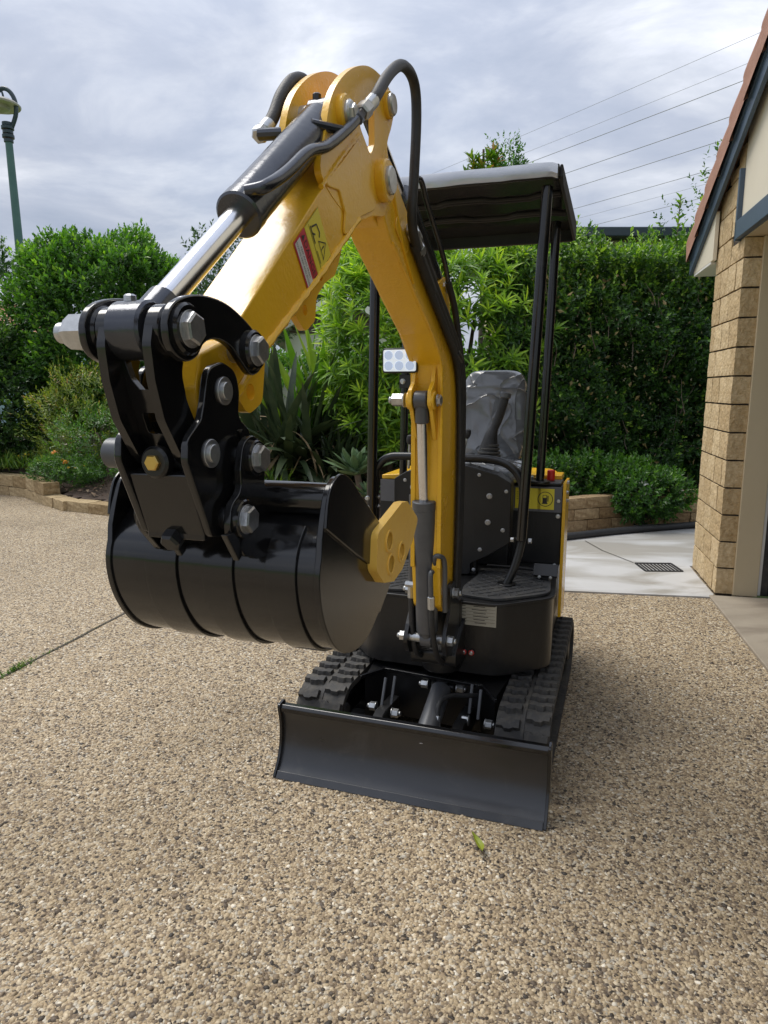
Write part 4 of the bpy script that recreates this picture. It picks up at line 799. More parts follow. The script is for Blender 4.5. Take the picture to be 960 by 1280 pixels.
# ---- quick hitch
hp = fillet([(-2.248, 1.400, .03), (-2.240, 1.428, .03), (-2.204, 1.438, .03), (-2.168, 1.425, .03), (-2.160, 1.395, .03), (-2.166, 1.360, .02), (-2.130, 1.335, .02), (-2.140, 1.29, .02), (-2.205, 1.188, .01), (-2.250, 1.195, .01), (-2.300, 1.305, .025), (-2.296, 1.335, .025), (-2.262, 1.360, .02), (-2.253, 1.382, .02)], .02, 5)
b = MB()
for s in (-1, 1):
    xa, xb = sorted((XC + s * .047, XC + s * .059)); b.prism(hp, xa, xb, 'gloss')
b.prism([(-2.285, 1.285), (-2.275, 1.29), (-2.24, 1.20), (-2.25, 1.192)], XC - .048, XC + .048, 'gloss')
b.prism([(-2.275, 1.285), (-2.262, 1.292), (-2.18, 1.275), (-2.18, 1.262)], XC - .048, XC + .048, 'gloss')
b.prism([(-2.252, 1.202), (-2.252, 1.188), (-2.15, 1.205), (-2.15, 1.22)], XC - .048, XC + .048, 'gloss')
QH = b.build('quick_hitch', EX, bevel=.003)
for s in (-1, 1):
    b = MB(); b.prism([(-2.252, 1.20), (-2.222, 1.20), (-2.208, 1.162), (-2.220, 1.155)], XC + .030 + s * .048 - .005, XC + .030 + s * .048 + .005, 'gloss'); b.build('hitch_hook', QH, bevel=.002)
b = MB(); b.tube(cat([(XC + .060, -2.165, 1.34), (XC + .060, -2.155, 1.29), (XC + .060, -2.21, 1.20)], 6), .004, 'gloss', 6); b.build('weld_bead', QH)
for y, z in ((-2.204, 1.397), (-2.244, 1.312)):
    b = MB(); b.cyl((XC + .058, y, z), (XC + .062, y, z), .020, 'bolt', seg=24); b.cyl((XC + .061, y, z), (XC + .066, y, z), .013, 'zinc', seg=20); b.build('pin_end', QH)
b = MB(); b.cyl((XC - .005, -2.24, 1.196), (XC - .005, -2.262, 1.182), .016, 'satin', seg=6); b.build('drain_plug', QH)
XC = XL0
# ---- bucket
BC0 = XC; XC = .06; BW = .18; prof = [(-2.092, 1.222), (-2.128, 1.205), (-2.168, 1.170), (-2.183, 1.125), (-2.170, 1.066), (-2.130, 1.010), (-2.070, .978), (-1.996, .974), (-1.925, 1.005), (-1.862, 1.035)]
pc = [(v.x, v.y) for v in cat([(y, z, 0) for y, z in prof], 6)]
def offs(pc, d):
    out = []
    for k in range(len(pc)):
        a = Vector(pc[max(k - 1, 0)]); c = Vector(pc[min(k + 1, len(pc) - 1)]); t = (c - a).normalized(); out.append((pc[k][0] + t.y * d, pc[k][1] - t.x * d))
    return out
sign = 1
inn = offs(pc, .008); cen = Vector((-2.0, 1.12))
if (Vector(inn[20]) - cen).length > (Vector(pc[20]) - cen).length: inn = offs(pc, -.008); sign = -1
b = MB(); b.prism(pc + list(reversed(inn)), XC - BW, XC + BW, 'gloss')
BK = b.build('bucket', EX)
for xa, xb in ((-.112, -.055), (-.008, .045), (.100, .150)):
    seg = pc[8:44]; out = offs(pc, -.005 * sign)[8:44]; b = MB(); b.prism(out + list(reversed(seg)), XC + xa, XC + xb, 'gloss'); b.build('wear_strap', BK, bevel=.0015)
side = [(v.x, v.y) for v in cat([(-2.030, 1.228, 0), (-2.072, 1.258, 0), (-2.112, 1.270, 0), (-2.144, 1.256, 0), (-2.160, 1.228, 0), (-2.176, 1.185, 0)], 5)] + [q for q in offs(pc, -.004 * sign)[2:-2] if q[1] < 1.165 or q[0] > -2.05] + [(-1.852, 1.042), (-1.915, 1.150)]
for s in (-1, 1):
    xa, xb = sorted((XC + s * (BW - .001), XC + s * (BW + .009))); b = MB(); b.prism(side, xa, xb, 'gloss'); b.build('side_plate', BK, bevel=.002)
    up = [(v.x, v.y) for v in cat([(-2.030, 1.232, 0), (-2.072, 1.262, 0), (-2.112, 1.274, 0), (-2.147, 1.259, 0), (-2.163, 1.230, 0), (-2.170, 1.200, 0)], 5)] + [(-2.05, 1.135), (-1.866, 1.044), (-1.852, 1.046), (-1.912, 1.152)]; xa, xb = sorted((XC + s * (BW + .008), XC + s * (BW + .0135))); b = MB(); b.prism(up, xa, xb, 'gloss'); b.build('reinforcing_plate', BK, bevel=.002)
b = MB(); b.cyl((XC - BW, -2.112, 1.234), (XC + BW, -2.112, 1.234), .0255, 'gloss', seg=28); b.build('lip_pipe', BK)
b = MB(); b.prism([(-1.925, 1.004), (-1.850, 1.046), (-1.842, 1.040), (-1.915, .994)], XC - BW - .006, XC + BW + .006, 'gloss'); b.build('cutting_lip', BK, bevel=.001)
for k in range(3):
    x = XC + (-.145 + k * .10); b = MB(); b.prism([(-1.90, 1.022), (-1.84, 1.052), (-1.79, 1.078), (-1.80, 1.070), (-1.885, 1.012)], x - .02, x + .02, 'yplastic'); b.build('tooth', BK, bevel=.002)
XC = .055
ear = fillet([(-2.190, 1.325, .03), (-2.160, 1.335, .03), (-2.128, 1.312, .03), (-2.132, 1.25, .02), (-2.10, 1.235, .01), (-2.15, 1.15, .01), (-2.195, 1.155, .02), (-2.238, 1.200, .03), (-2.230, 1.238, .03), (-2.200, 1.255, .02), (-2.202, 1.285, .02)], .02, 5)
for s in (-1, 1):
    xa, xb = sorted((XC + s * .068, XC + s * .080)); b = MB(); b.prism(ear, xa, xb, 'gloss'); b.build('ear_plate', BK, bevel=.002)
    cylpart('ear_boss', BK, (XC + s * .078, -2.162, 1.299), (XC + s * .088, -2.162, 1.299), .027, 'gloss'); cylpart('ear_boss', BK, (XC + s * .078, -2.202, 1.214), (XC + s * .088, -2.202, 1.214), .029, 'gloss')
for y, z in ((-2.162, 1.299), (-2.202, 1.214)):
    bolt(BK, (XC + .087, y, z), '+x', .0195, .012, 'bolt')
for y, z in ((-2.162, 1.299), (-2.202, 1.214)): cylpart('bucket_pin', BK, (XC - .085, y, z), (XC + .085, y, z), .017, 'bolt')
cylpart('pin_cap', BK, (XC - .086, -2.162, 1.299), (XC - .182, -2.162, 1.299), .024, 'steel')
XC = .06
cut = fillet([(-1.990, 1.095, .02), (-1.982, 1.158, .02), (-1.845, 1.190, .012), (-1.81, 1.187, .012), (-1.735, 1.140, .012), (-1.768, 1.106, .01), (-1.842, 1.060, .012), (-1.893, 1.050, .012), (-1.950, 1.062, .02)], .02, 6)
HC = [(-1.921, 1.132), (-1.848, 1.096), (-1.911, 1.087)]; holes = [circ(y, z, .0158, 24) for y, z in HC]
for s_ in (-1, 1):
    x0, x1 = sorted((XC + s_ * (BW + .0095), XC + s_ * (BW + .026))); b = MB(); b.prism(cut, x0, x1, 'yplastic', 'x', holes); o = b.build('side_cutter', BK, bevel=.004, bseg=3)
    for (hy, hz) in HC:
        b = MB(); b.prism(circ(hy, hz, .0205, 24), x1 - .003 if s_ > 0 else x0 - .002, x1 + .002 if s_ > 0 else x0 + .003, 'yplastic', 'x', [circ(hy, hz, .0158, 24)]); b.build('bolt_recess_rim', o, bevel=.001)
        b = MB(); b.cyl((XC + s_ * (BW + .008), hy, hz), (XC + s_ * (BW + .013), hy, hz), .0135, 'hose', seg=6); b.build('hole_shade', o)  # dark plug added so the hole looks deep and shaded
XC = BC0

# ================================================================== GARAGE
GA = thing('garage', 'cream block garage with blue trimmed gable and terracotta roof beside the driveway', 'garage', HP, HA)
def chisel(dx, dy, dz, m, jit=.004, cuts=3, name='block'):
    bm = bmesh.new(); bmesh.ops.create_cube(bm, size=1); bmesh.ops.subdivide_edges(bm, edges=bm.edges[:], cuts=cuts, use_grid_fill=True)
    for v in bm.verts:
        c = v.co.copy(); edge = sum(1 for q in c if abs(abs(q) - .5) < 1e-4); v.co = Vector((c.x * dx, c.y * dy, c.z * dz))
        k = jit * (1 if edge == 1 else -.7); v.co += Vector((random.uniform(-.4, 1) * (1 if c.x > 0 else -1) * (abs(c.x) > .49), random.uniform(-.4, 1) * (1 if c.y > 0 else -1) * (abs(c.y) > .49), random.uniform(-.3, .5) * (1 if c.z > 0 else -1) * (abs(c.z) > .49))) * k
    me = bpy.data.meshes.new(name); bm.to_mesh(me); bm.free(); me.materials.append(M[m]); return me
ZR = lambda s: 2.317 + .165 + .445 * (s + 1.41)
pitch = .1835
b = MB(); b.prism([(.012, .0), (.746, .0), (.746, ZR(-.746) - .04), (.16, ZR(-.16) - .04), (.16, 2.33), (.012, 2.33)], .012, .11, 'mortar'); b.build('wall_core', GA)
for c in range(17):
    z0 = .020 + c * pitch; cutl = [0.0]; smin = 0.0 if z0 < 2.27 else .155
    cutl = [smin]; y = smin
    first = [.105, .21, .30, .16][c % 4]
    y += first
    while y < .70: cutl.append(y); y += random.choice((.205, .23, .26))
    if .76 - cutl[-1] < .08: cutl.pop()
    cutl.append(.76)
    for y0, y1 in zip(cutl[:-1], cutl[1:]):
        h = min(.1725, ZR(-y1) - .03 - z0)
        if y0 < .15: h = min(h, 2.336 - z0)
        if h < .06: continue
        me = chisel(.112, y1 - y0 - .007, h, 'housebrick', .0045); link('block', me, GA, (.056 + random.uniform(-.002, .002), (y0 + y1) / 2, z0 + h / 2))
b = MB(); b.box((.186, .005, 1.178), (.152, .045, 2.325), 'cream'); b.build('door_jamb', GA, bevel=.003)
b = MB(); b.box((.276, .03, 1.17), (.020, .05, 2.30), 'white'); b.build('door_guide', GA, bevel=.002)
b = MB(); b.box((.31, .035, 1.17), (.045, .03, 2.30), 'rubber'); b.build('door_seal', GA)
b = MB(); b.box((2.2, .10, 1.25), (3.9, .05, 2.5), 'shade_black'); b.box((4.1, -3, 1.25), (.06, 6.2, 2.5), 'shade_black'); b.box((2.2, -3, 2.42), (3.9, 6.2, .05), 'shade_black'); b.build('inner_wall', GA)  # unlit garage interior put into the dark wall and ceiling colour
b = MB(); b.box((.16, -2.9, 2.365), (.30, 6.12, .045), 'cream'); b.build('door_lintel', GA, bevel=.002)
b = MB(); b.box((.0, -2.85, 2.405), (.06, 6.02, .115), 'blue'); b.build('gable_beam', GA, bevel=.003)
b = MB(); b.box((.0, .143, 2.56), (.06, .035, .44), 'blue'); b.build('gable_trim', GA, bevel=.003)
b = MB(); b.prism([(.13, 2.45), (-5.8, 2.45), (-5.8, 2.5), (-2.6, ZR(2.6) - .02), (.13, ZR(-.13) - .02)], .0, .05, 'creamlt'); b.build('gable_panel', GA)
sb, st = -1.41, 2.6
fz = lambda s: 2.317 + .445 * (s + 1.41)
b = MB(); b.prism([(-sb, fz(sb)), (-sb, fz(sb) + .165), (-st, fz(st) + .165), (-st, fz(st))], -.066, -.040, 'blue'); b.prism([(-sb - .001, fz(sb) + .11), (-sb - .001, fz(sb) + .167), (-st, fz(st) + .167), (-st, fz(st) + .11)], -.074, -.065, 'blue'); b.build('barge_board', GA, bevel=.002)
b = MB(); b.prism([(-st, fz(st)), (-st, fz(st) + .165), (-2 * st + sb, fz(sb) + .165), (-2 * st + sb, fz(sb))], -.066, -.040, 'blue'); b.build('barge_board', GA, bevel=.002)
b = MB(); b.prism([(1.40, fz(-1.40) + .02), (.70, fz(-.70) + .02), (.70, 2.318), (1.36, 2.318)], -.038, -.012, 'creamlt'); b.prism([(1.36, 2.300), (1.36, 2.317), (.764, 2.317), (.764, 2.300)], -.038, 3.0, 'white'); b.build('soffit', GA, bevel=.002)
b = MB()
for sgn in (1, -1):
    f = lambda s: (-s if sgn > 0 else -(2 * st - s))
    b.prism([(f(sb - .02), fz(sb - .02) + .172), (f(sb - .02), fz(sb - .02) + .195), (f(st), fz(st) + .195), (f(st), fz(st) + .172)], -.06, 5.2, 'tile')
b.build('roof_slab', GA)
ang = math.atan(.445)
def verge():
    b = MB(); Lg = .40; i = b.mi('tile'); ring = []
    n = 8
    for k, (u, r, dz) in enumerate([(-.004, .086, .0), (0, .094, 0.0), (.06, .092, 0), (.30, .080, -.008), (Lg, .076, -.016)]):
        row = []
        row.append(b.bm.verts.new((.100 if k < 3 else .091, u, -.175 + dz + (.0 if k < 3 else .016))))
        for j in range(n + 1):
            a = math.pi * j / n; row.append(b.bm.verts.new((r * math.cos(a), u, r * .95 * math.sin(a) + dz)))
        row.append(b.bm.verts.new((-.09, u, -.06 + dz)))
        ring.append(row)
    for k in range(4):
        for j in range(len(ring[0]) - 1): b.face([ring[k][j], ring[k][j + 1], ring[k + 1][j + 1], ring[k + 1][j]], i, j not in (0, len(ring[0]) - 2))
    b.face(ring[0], i)
    bmesh.ops.recalc_face_normals(b.bm, faces=b.bm.faces); me = bpy.data.meshes.new('verge_tile'); b.bm.to_mesh(me); b.bm.free(); me.materials.append(M['tile']); return me
VT = verge(); step = .33
for k in range(13):
    s = sb - .06 + k * step * math.cos(ang); o = link('verge_tile', VT, GA, (.0 + random.uniform(-.004, .004), -s, fz(s) + .290), (-ang - .035, 0, math.pi))
    o.rotation_euler = (Matrix.Rotation(math.pi, 4, 'Z') @ Matrix.Rotation(ang + .03, 4, 'X')).to_euler()
def row_tile():
    b = MB(); i = b.mi('tile'); g = []
    for u, dz in ((0, .012), (.38, -.004)):
        g.append([b.bm.verts.new((-.15 + .3 * j / 12, u, dz + .022 * abs(math.sin(j / 12 * 2 * math.pi)) )) for j in range(13)])
    lo = [b.bm.verts.new((v.co.x, v.co.y, v.co.z - .018)) for v in g[0]]
    for j in range(12): b.face([g[0][j], g[0][j + 1], g[1][j + 1], g[1][j]], i, True); b.face([lo[j], lo[j + 1], g[0][j + 1], g[0][j]], i)
    me = bpy.data.meshes.new('roof_tile'); b.bm.to_mesh(me); b.bm.free(); me.materials.append(M['tile']); return me
RT = row_tile()
for k in range(9):
    for j in range(5):
        s = sb - .06 + k * step * math.cos(ang); o = link('roof_tile', RT, GA, (.21 + j * .30, -s, fz(s) + .215)); o.rotation_euler = (Matrix.Rotation(math.pi, 4, 'Z') @ Matrix.Rotation(ang + .03, 4, 'X')).to_euler()

# ================================================================== WALLS, DRAIN
RW = thing('retaining_wall', 'low tan block retaining wall holding the garden bed behind the concrete pad', 'wall')
BLK = [chisel(.292, .16, .108, 'wallbrick', .007) for _ in range(5)]
def run(parent, pts, courses, z0, hh, ln, meshes, depth, joff=0.0, start=0.0):
    for c in range(courses):
        d = start - (ln / 2 if c % 2 else 0)
        segs = [(Vector(p), Vector(q)) for p, q in zip(pts[:-1], pts[1:])]; tot = sum((q - p).length for p, q in segs)
        while d < tot:
            m = d + ln / 2
            if 0 < m < tot:
                a = m
                for p, q in segs:
                    l = (q - p).length
                    if a <= l: break
                    a -= l
                t = (q - p).normalized(); pos = p + t * a; nrm = Vector((-t.y, t.x))
                pos += nrm * (depth / 2 + joff * c + random.uniform(-.008, .008))
                o = link('block', random.choice(meshes), parent, (pos.x, pos.y, z0 + hh * (c + .5)), (0, 0, math.atan2(t.y, t.x) + random.uniform(-.02, .02))); o.scale = (1, 1, random.uniform(.97, 1.0))
            d += ln
run(RW, [(.3, 6.27), (1.1, 6.40), (1.73, 6.655), (2.44, 6.945)], 3, .008, .112, .30, BLK, .16, .012)
run(RW, [(2.44, 7.02), (3.25, 7.20), (4.2, 7.42)], 3, .008, .112, .30, BLK, .16, .012, -.1)
b = MB(); b.prism([(.3, 6.33), (1.1, 6.46), (2.44, 7.0), (3.25, 7.26), (4.2, 7.48), (4.2, 7.56), (3.25, 7.34), (2.40, 7.09), (1.1, 6.56), (.3, 6.43)], -.02, .33, 'mortar', 'z'); b.build('wall_core', RW)
GE = thing('garden_edging', 'low edging of tan tumbled blocks along the garden bed on the left', 'edging')
EBL = [chisel(.345, .20, .145, 'edgebrick', .008) for _ in range(5)]
EP = [(-6.6, 9.9), (-5.17, 9.27), (-4.7, 8.99), (-4.25, 8.5), (-3.79, 8.02), (-3.04, 7.65), (-2.2, 7.35), (-1.2, 7.05), (-.2, 6.75), (.3, 6.35)]
run(GE, EP, 1, -.03, .15, .355, EBL, .20)
run(GE, EP[:4], 1, .12, .15, .355, EBL, .20, 0, .1)
DG = thing('drain_grate', 'black iron drain grate set in the pale concrete pad', 'drain', (2.165, 5.33, .013), R(-2))
b = MB()
for p, d in (((0, -.125, 0), (.29, .018, .012)), ((0, .125, 0), (.29, .018, .012)), ((-.14, 0, 0), (.018, .235, .012)), ((.14, 0, 0), (.018, .235, .012))): b.box(p, d, 'iron')
b.build('frame', DG, bevel=.002)
for k in range(9):
    b = MB(); b.box((-.112 + k * .028, 0, .001), (.011, .232, .010), 'iron'); b.build('bar', DG, bevel=.0015)
b = MB(); b.box((0, 0, -.0035), (.27, .24, .004), 'pit_shade'); b.build('pit_shade', DG)  # flat black plate, the drain's inner shade put into its colour
b = MB(); p = cat([(.55, 6.02, 0), (1.2, 6.15, 0), (1.62, 6.31, 0), (2.3, 6.62, 0), (3.2, 6.93, 0)], 8); i = b.mi('hose'); prev = None
b.tube([(v.x, v.y, .045) for v in p], .035, 'hose', 12); setp(b.build('drain_hose'), 'black drainage hose lying across the concrete pad below the block wall', 'hose')
b = MB(); i = b.mi('joint')
jp = [Vector(q) for q in ((1.86, 6.30, .0165), (1.90, 5.9, .0165), (2.02, 5.47, .0165))]
for p0, p1 in zip(jp[:-1], jp[1:]): 
    t = (p1 - p0).normalized(); n_ = Vector((-t.y, t.x, 0)) * .004; b.face([b.bm.verts.new(x) for x in (p0 - n_, p1 - n_, p1 + n_, p0 + n_)], i)
setp(b.build('pad_joint'), kind='structure')

# ================================================================== GARDEN
bed = [(-6.5, 10.0), (-5.1, 9.38), (-4.62, 9.08), (-4.18, 8.6), (-3.72, 8.12), (-3.0, 7.76), (-2.15, 7.46), (-1.15, 7.16), (-.15, 6.86), (.35, 6.42), (1.08, 6.52), (2.42, 7.06), (3.25, 7.32), (4.3, 7.6), (6.5, 10.5), (2.0, 11.3), (-2.5, 11.0), (-4.4, 12.2), (-8.5, 13.0)]
def bedz(x, y):
    d = min((Vector((x, y)) - (Vector(p) + (Vector(q) - Vector(p)) * max(0, min(1, (Vector((x, y)) - Vector(p)).dot(Vector(q) - Vector(p)) / (Vector(q) - Vector(p)).length_squared)))).length for p, q in zip(EDGE[:-1], EDGE[1:])); t = min(1, d / 1.1); t = t * t * (3 - 2 * t)
    lo = .24 if x < -4.3 or x > .2 else .10
    return lo + (.25 - lo) * t
b = MB(); i = b.mi('soil'); bx = [p[0] for p in bed]; by = [p[1] for p in bed]; nx, ny = 90, 50; G = {}
for a in range(nx):
    for c in range(ny):
        x = -8.5 + 15 * a / (nx - 1); y = 6.3 + 6.8 * c / (ny - 1)
        if inside((x, y), bed, .0): G[a, c] = b.bm.verts.new((x, y, bedz(x, y) + .03 * noise.noise(Vector((x * 1.5, y * 1.5, 0))) + .02 * noise.noise(Vector((x * 7, y * 7, 2))) + max(0, y - 9) * .07))
for (a, c), v in list(G.items()):
    q = [(a, c), (a + 1, c), (a + 1, c + 1), (a, c + 1)]
    if all(k in G for k in q): b.face([G[k] for k in q], i, True)
b.bm.faces.ensure_lookup_table()
setp(b.build('garden_bed'), kind='structure')
b = MB(); b.prism([(x, y) for x, y in [(p[0], p[1]) for p in bed]], -.02, .075, 'soil', 'z'); setp(b.build('garden_soil'), kind='structure')

def norm(a): return a / np.maximum(np.linalg.norm(a, axis=-1, keepdims=True), 1e-9)
def leaf_t(w=.3, fold=.12, droop=.1, seg=1):
    if seg == 1:
        v = [(0, 0, 0), (-w, .42, fold), (0, .48, 0.0), (w, .42, fold), (0, 1, -droop)]; f = [(0, 2, 1), (0, 3, 2), (1, 2, 4), (2, 3, 4)]
    else:
        v = [(0, 0, 0)]; f = []
        prof_ = [(.22, .8), (.5, 1.0), (.78, .68)]
        for u, q in prof_: v += [(-w * q, u, fold * q - droop * u * u), (0, u, -droop * u * u), (w * q, u, fold * q - droop * u * u)]
        v.append((0, 1, -droop))
        f += [(0, 2, 1), (0, 3, 2)]
        for k in range(2):
            a = 1 + 3 * k; d = a + 3; f += [(a, a + 1, d + 1), (a, d + 1, d), (a + 1, a + 2, d + 2), (a + 1, d + 2, d + 1)]
        f += [(7, 8, 10), (8, 9, 10)]
    return np.array(v, float), np.array(f)
def scatter(name, P, D, U, S, tint, tpl, m, parent=None):
    """one leaf per row: base P, direction D, up vector U, length S"""
    tv, tf = tpl; D = norm(D); X = norm(np.cross(D, U)); Z = np.cross(X, D); n = len(P)
    V = P[:, None, :] + S[:, None, None] * (tv[None, :, 0:1] * X[:, None] + tv[None, :, 1:2] * D[:, None] + tv[None, :, 2:3] * Z[:, None])
    T = tf[None] + (np.arange(n) * len(tv))[:, None, None]
    return mesh_np(name, V.reshape(-1, 3), T.reshape(-1, 3), np.repeat(tint, len(tv)), m, parent, smooth=False)
def shoots(P, D, k, ln, leaf, spread=.9, jit=.25, ang0=2.4, tip=.35, tint0=.45, tvar=.22):
    """k leaves round each shoot from P along D"""
    n = len(P); D = norm(D); ref = np.where(np.abs(D[:, 2:3]) < .9, np.array([[0, 0, 1.]]), np.array([[1., 0, 0]])); A = norm(np.cross(D, ref)); B = np.cross(D, A)
    out = []; ph0 = rng.uniform(0, 6.28, n); st = rng.normal(0, tvar, n)
    for j in range(k):
        t = j / max(k - 1, 1); ph = ph0 + j * ang0 + rng.normal(0, .3, n); sp_ = spread * (1.15 - .75 * t)
        d = norm(D * (.25 + t * .8)[None].T if False else D * (.30 + .8 * t) + (A * np.cos(ph)[:, None] + B * np.sin(ph)[:, None]) * sp_ + rng.normal(0, jit, (n, 3)))
        p = P + D * (ln * t)[..., None] if np.ndim(ln) else P + D * ln * t
        s = leaf * rng.uniform(.55, 1.3, n) * (1 - .25 * t)
        out.append((p, d, D + rng.normal(0, .15, (n, 3)), s, np.clip(tint0 + tip * (t - .5) + st + rng.normal(0, .08, n), 0, 1)))
    return [np.concatenate([o[i] for o in out]) for i in range(5)]
def lump(d, f, seed): 
    return np.array([noise.noise(Vector((x * f + seed, y * f, z * f))) for x, y, z in d])
def crown(parent, c, r, n, k, ln, leaf, tpl, m, name='foliage', boxy=2.5, lumpy=.16, freq=2.2, up=.5, inner=.35, zmin=None, seed=0., spread=.9, toptint=.16, tint0=.42, front=None):
    d = norm(rng.normal(0, 1, (n * 2, 3))); 
    if front is not None: d = d[(d[:, 1] < front)]
    d = d[:n]; e = 2 / boxy
    q = np.sign(d) * np.abs(d) ** e; q = q / np.max(np.stack([np.sum(np.abs(q) ** boxy, 1) ** (1 / boxy)], 1), axis=1, keepdims=True)
    rad = 1 + lumpy * lump(d, freq, seed) * 2 + rng.normal(0, .03, len(d)); rad *= np.where(rng.random(len(d)) < inner, rng.uniform(.55, .95, len(d)), 1)
    P = np.array(c) + q * np.array(r) * rad[:, None]
    if zmin is not None: kk = P[:, 2] > zmin; P, d = P[kk], d[kk]
    D = norm(d / np.array(r) * np.mean(r)) + np.array([0, 0, up]) + rng.normal(0, .25, P.shape)
    p, dd, u, s, t = shoots(P, D, k, ln, leaf, spread=spread, tint0=tint0)
    t = np.clip(t + rng.normal(0, .05, len(t)) + toptint * np.clip((u[:, 2] - .5), 0, 1), 0, 1)
    return scatter(name, p, dd, u, s, t, tpl, m, parent)
def stems(parent, base, tips, r0=.03, r1=.008, name='branch', m='bark'):
    for q in tips:
        b = MB(); B = Vector(base) + Vector((random.uniform(-.05, .05), random.uniform(-.05, .05), 0)); Q = Vector(q); mid = B.lerp(Q, .5) + Vector((random.uniform(-.1, .1), random.uniform(-.1, .1), .08)); pts = cat([B, mid, Q], 4)
        b.tube(pts, [r0 + (r1 - r0) * k / (len(pts) - 1) for k in range(len(pts))], m, 7); b.build(name, parent)
OV = leaf_t(.27, .10, .08, 1); OVL = leaf_t(.26, .10, .12, 2); LAN = leaf_t(.075, .03, .26, 2); NAR = leaf_t(.14, .04, .1, 1)
def shrub(name, label, cat_, c, r, n, k, ln, leaf, tpl, m, base_z=.22, ns=6, group=None, **kw):
    t = thing(name, label, cat_, (c[0], c[1], base_z), 0, group)
    lc = (0, 0, c[2] - base_z); zm = kw.pop('zmin', None)
    crown(t, lc, r, n, k, ln, leaf, tpl, m, zmin=None if zm is None else zm - base_z, seed=random.uniform(0, 50), **kw)
    stems(t, (0, 0, -.02), [(random.uniform(-.7, .7) * r[0], random.uniform(-.5, .5) * r[1], lc[2] + random.uniform(0, .6) * r[2]) for _ in range(ns)], .035 if r[2] > .8 else .012, .008)
    return t
# tall rounded bush behind the left bed
t = shrub('round_bush', 'large rounded green bush rising behind the left garden bed under the sky', 'bush', (-4.22, 11.0, 2.20), (1.14, 1.0, 1.26), 8200, 7, .15, .090, OV, 'lf_bush', boxy=2.7, up=.75, lumpy=.13, inner=.35, toptint=.22, tint0=.40, front=.6)
P = np.stack([rng.uniform(-1.1, 1.0, 300), rng.uniform(-.8, .5, 300), np.zeros(300)], 1); P[:, 2] = 3.10 - .22 + .22 * np.sqrt(np.clip(1 - (P[:, 0] / 1.25) ** 4, 0, 1)) - .17 + rng.uniform(-.06, .06, 300)
p, d, u, s, tt = shoots(P, np.stack([rng.normal(0, .3, 300), rng.normal(0, .3, 300), np.ones(300)], 1), 9, .26, .09, spread=.8, tint0=.75); scatter('foliage', p, d, u, s, tt, OV, 'lf_bush', t)
shrub('dark_shrub', 'dense dark green shrub at the far left edge beside the mulch', 'shrub', (-5.72, 10.2, 1.15), (.74, .7, 1.15), 4600, 7, .12, .075, OV, 'lf_dark', up=.3, inner=.5, tint0=.38, toptint=.3, front=.6)
shrub('yellow_shrub', 'yellow green fine leaved shrub behind the marigolds', 'shrub', (-4.06, 9.75, .86), (.62, .6, .72), 1500, 10, .16, .062, NAR, 'lf_yellow', up=.8, inner=.3, lumpy=.22, tint0=.45, ns=9)
shrub('small_leaf_shrub', 'low olive green shrub below the raised bucket pin at the bed edge', 'shrub', (-3.5, 8.9, .62), (.58, .45, .46), 900, 9, .12, .055, NAR, 'lf_cover', up=.8, lumpy=.22, tint0=.55)
# hedge and shrubs along the back
def hedge(name, label, x0, x1, y0, y1, z0, ztop, n, leaf, m, k=7, ln=.12, tpl=OV, tint0=.36, ns=10):
    t = thing(name, label, 'hedge', ((x0 + x1) / 2, (y0 + y1) / 2, z0)); cx, cy = (x0 + x1) / 2, (y0 + y1) / 2
    x = rng.uniform(x0, x1, n); u = rng.random(n); z = z0 + (ztop - z0) * rng.random(n) ** .9
    dep = np.abs(rng.normal(0, .22, n)); lum = lump(np.stack([x, z, np.zeros(n)], 1), 1.3, 4.) * .42 + lump(np.stack([x, z, np.ones(n)], 1), 3.2, 9.) * .26
    y = y0 + dep + lum; D = np.stack([rng.normal(0, .35, n), -np.ones(n) * .9, rng.normal(.45, .35, n)], 1)
    nt_ = n // 4; x2 = rng.uniform(x0, x1, nt_); y2 = rng.uniform(y0, y1, nt_); z2 = ztop + lump(np.stack([x2, y2, np.zeros(nt_)], 1), 1.9, 2.) * .34 + rng.normal(0, .06, nt_)
    P = np.concatenate([np.stack([x, y, z], 1), np.stack([x2, y2, z2], 1)]); D = np.concatenate([D, np.stack([rng.normal(0, .3, nt_), rng.normal(0, .3, nt_), np.ones(nt_)], 1)])
    P -= np.array([cx, cy, z0]); p, d, uu, s, tt = shoots(P, D, k, ln, leaf, tint0=tint0)
    tt = np.clip(tt + .34 * np.clip((p[:, 2] / (ztop - z0) - .70) / .3, 0, 1), 0, 1)          # sunlit hedge top put into the leaf tint
    scatter('foliage', p, d, uu, s, tt, tpl, m, t)
    ny_ = int(n * .9); P = np.stack([rng.uniform(x0, x1, ny_) - cx, rng.uniform(y0 + .35, y1, ny_) - cy, rng.uniform(.1, ztop - z0, ny_)], 1); p, d, uu, s, tt = shoots(P, rng.normal(0, 1, (ny_, 3)), 5, ln, leaf * 1.25, tint0=tint0); scatter('inner_foliage', p, d, uu, s, tt, tpl, m, t)
    for j in range(ns):
        xx = x0 + (x1 - x0) * (j + .5) / ns - cx; stems(t, (xx, 0, -.05), [(xx + random.uniform(-.4, .4), random.uniform(-.4, .0), (ztop - z0) * random.uniform(.6, .95)) for _ in range(2)], .03, .008, 'stem')
    return t
hd = hedge('clipped_hedge', 'tall dense dark green hedge behind the retaining wall and the excavator seat', 1.25, 5.2, 7.95, 9.3, .28, 2.86, 9000, .066, 'lf_hedge')
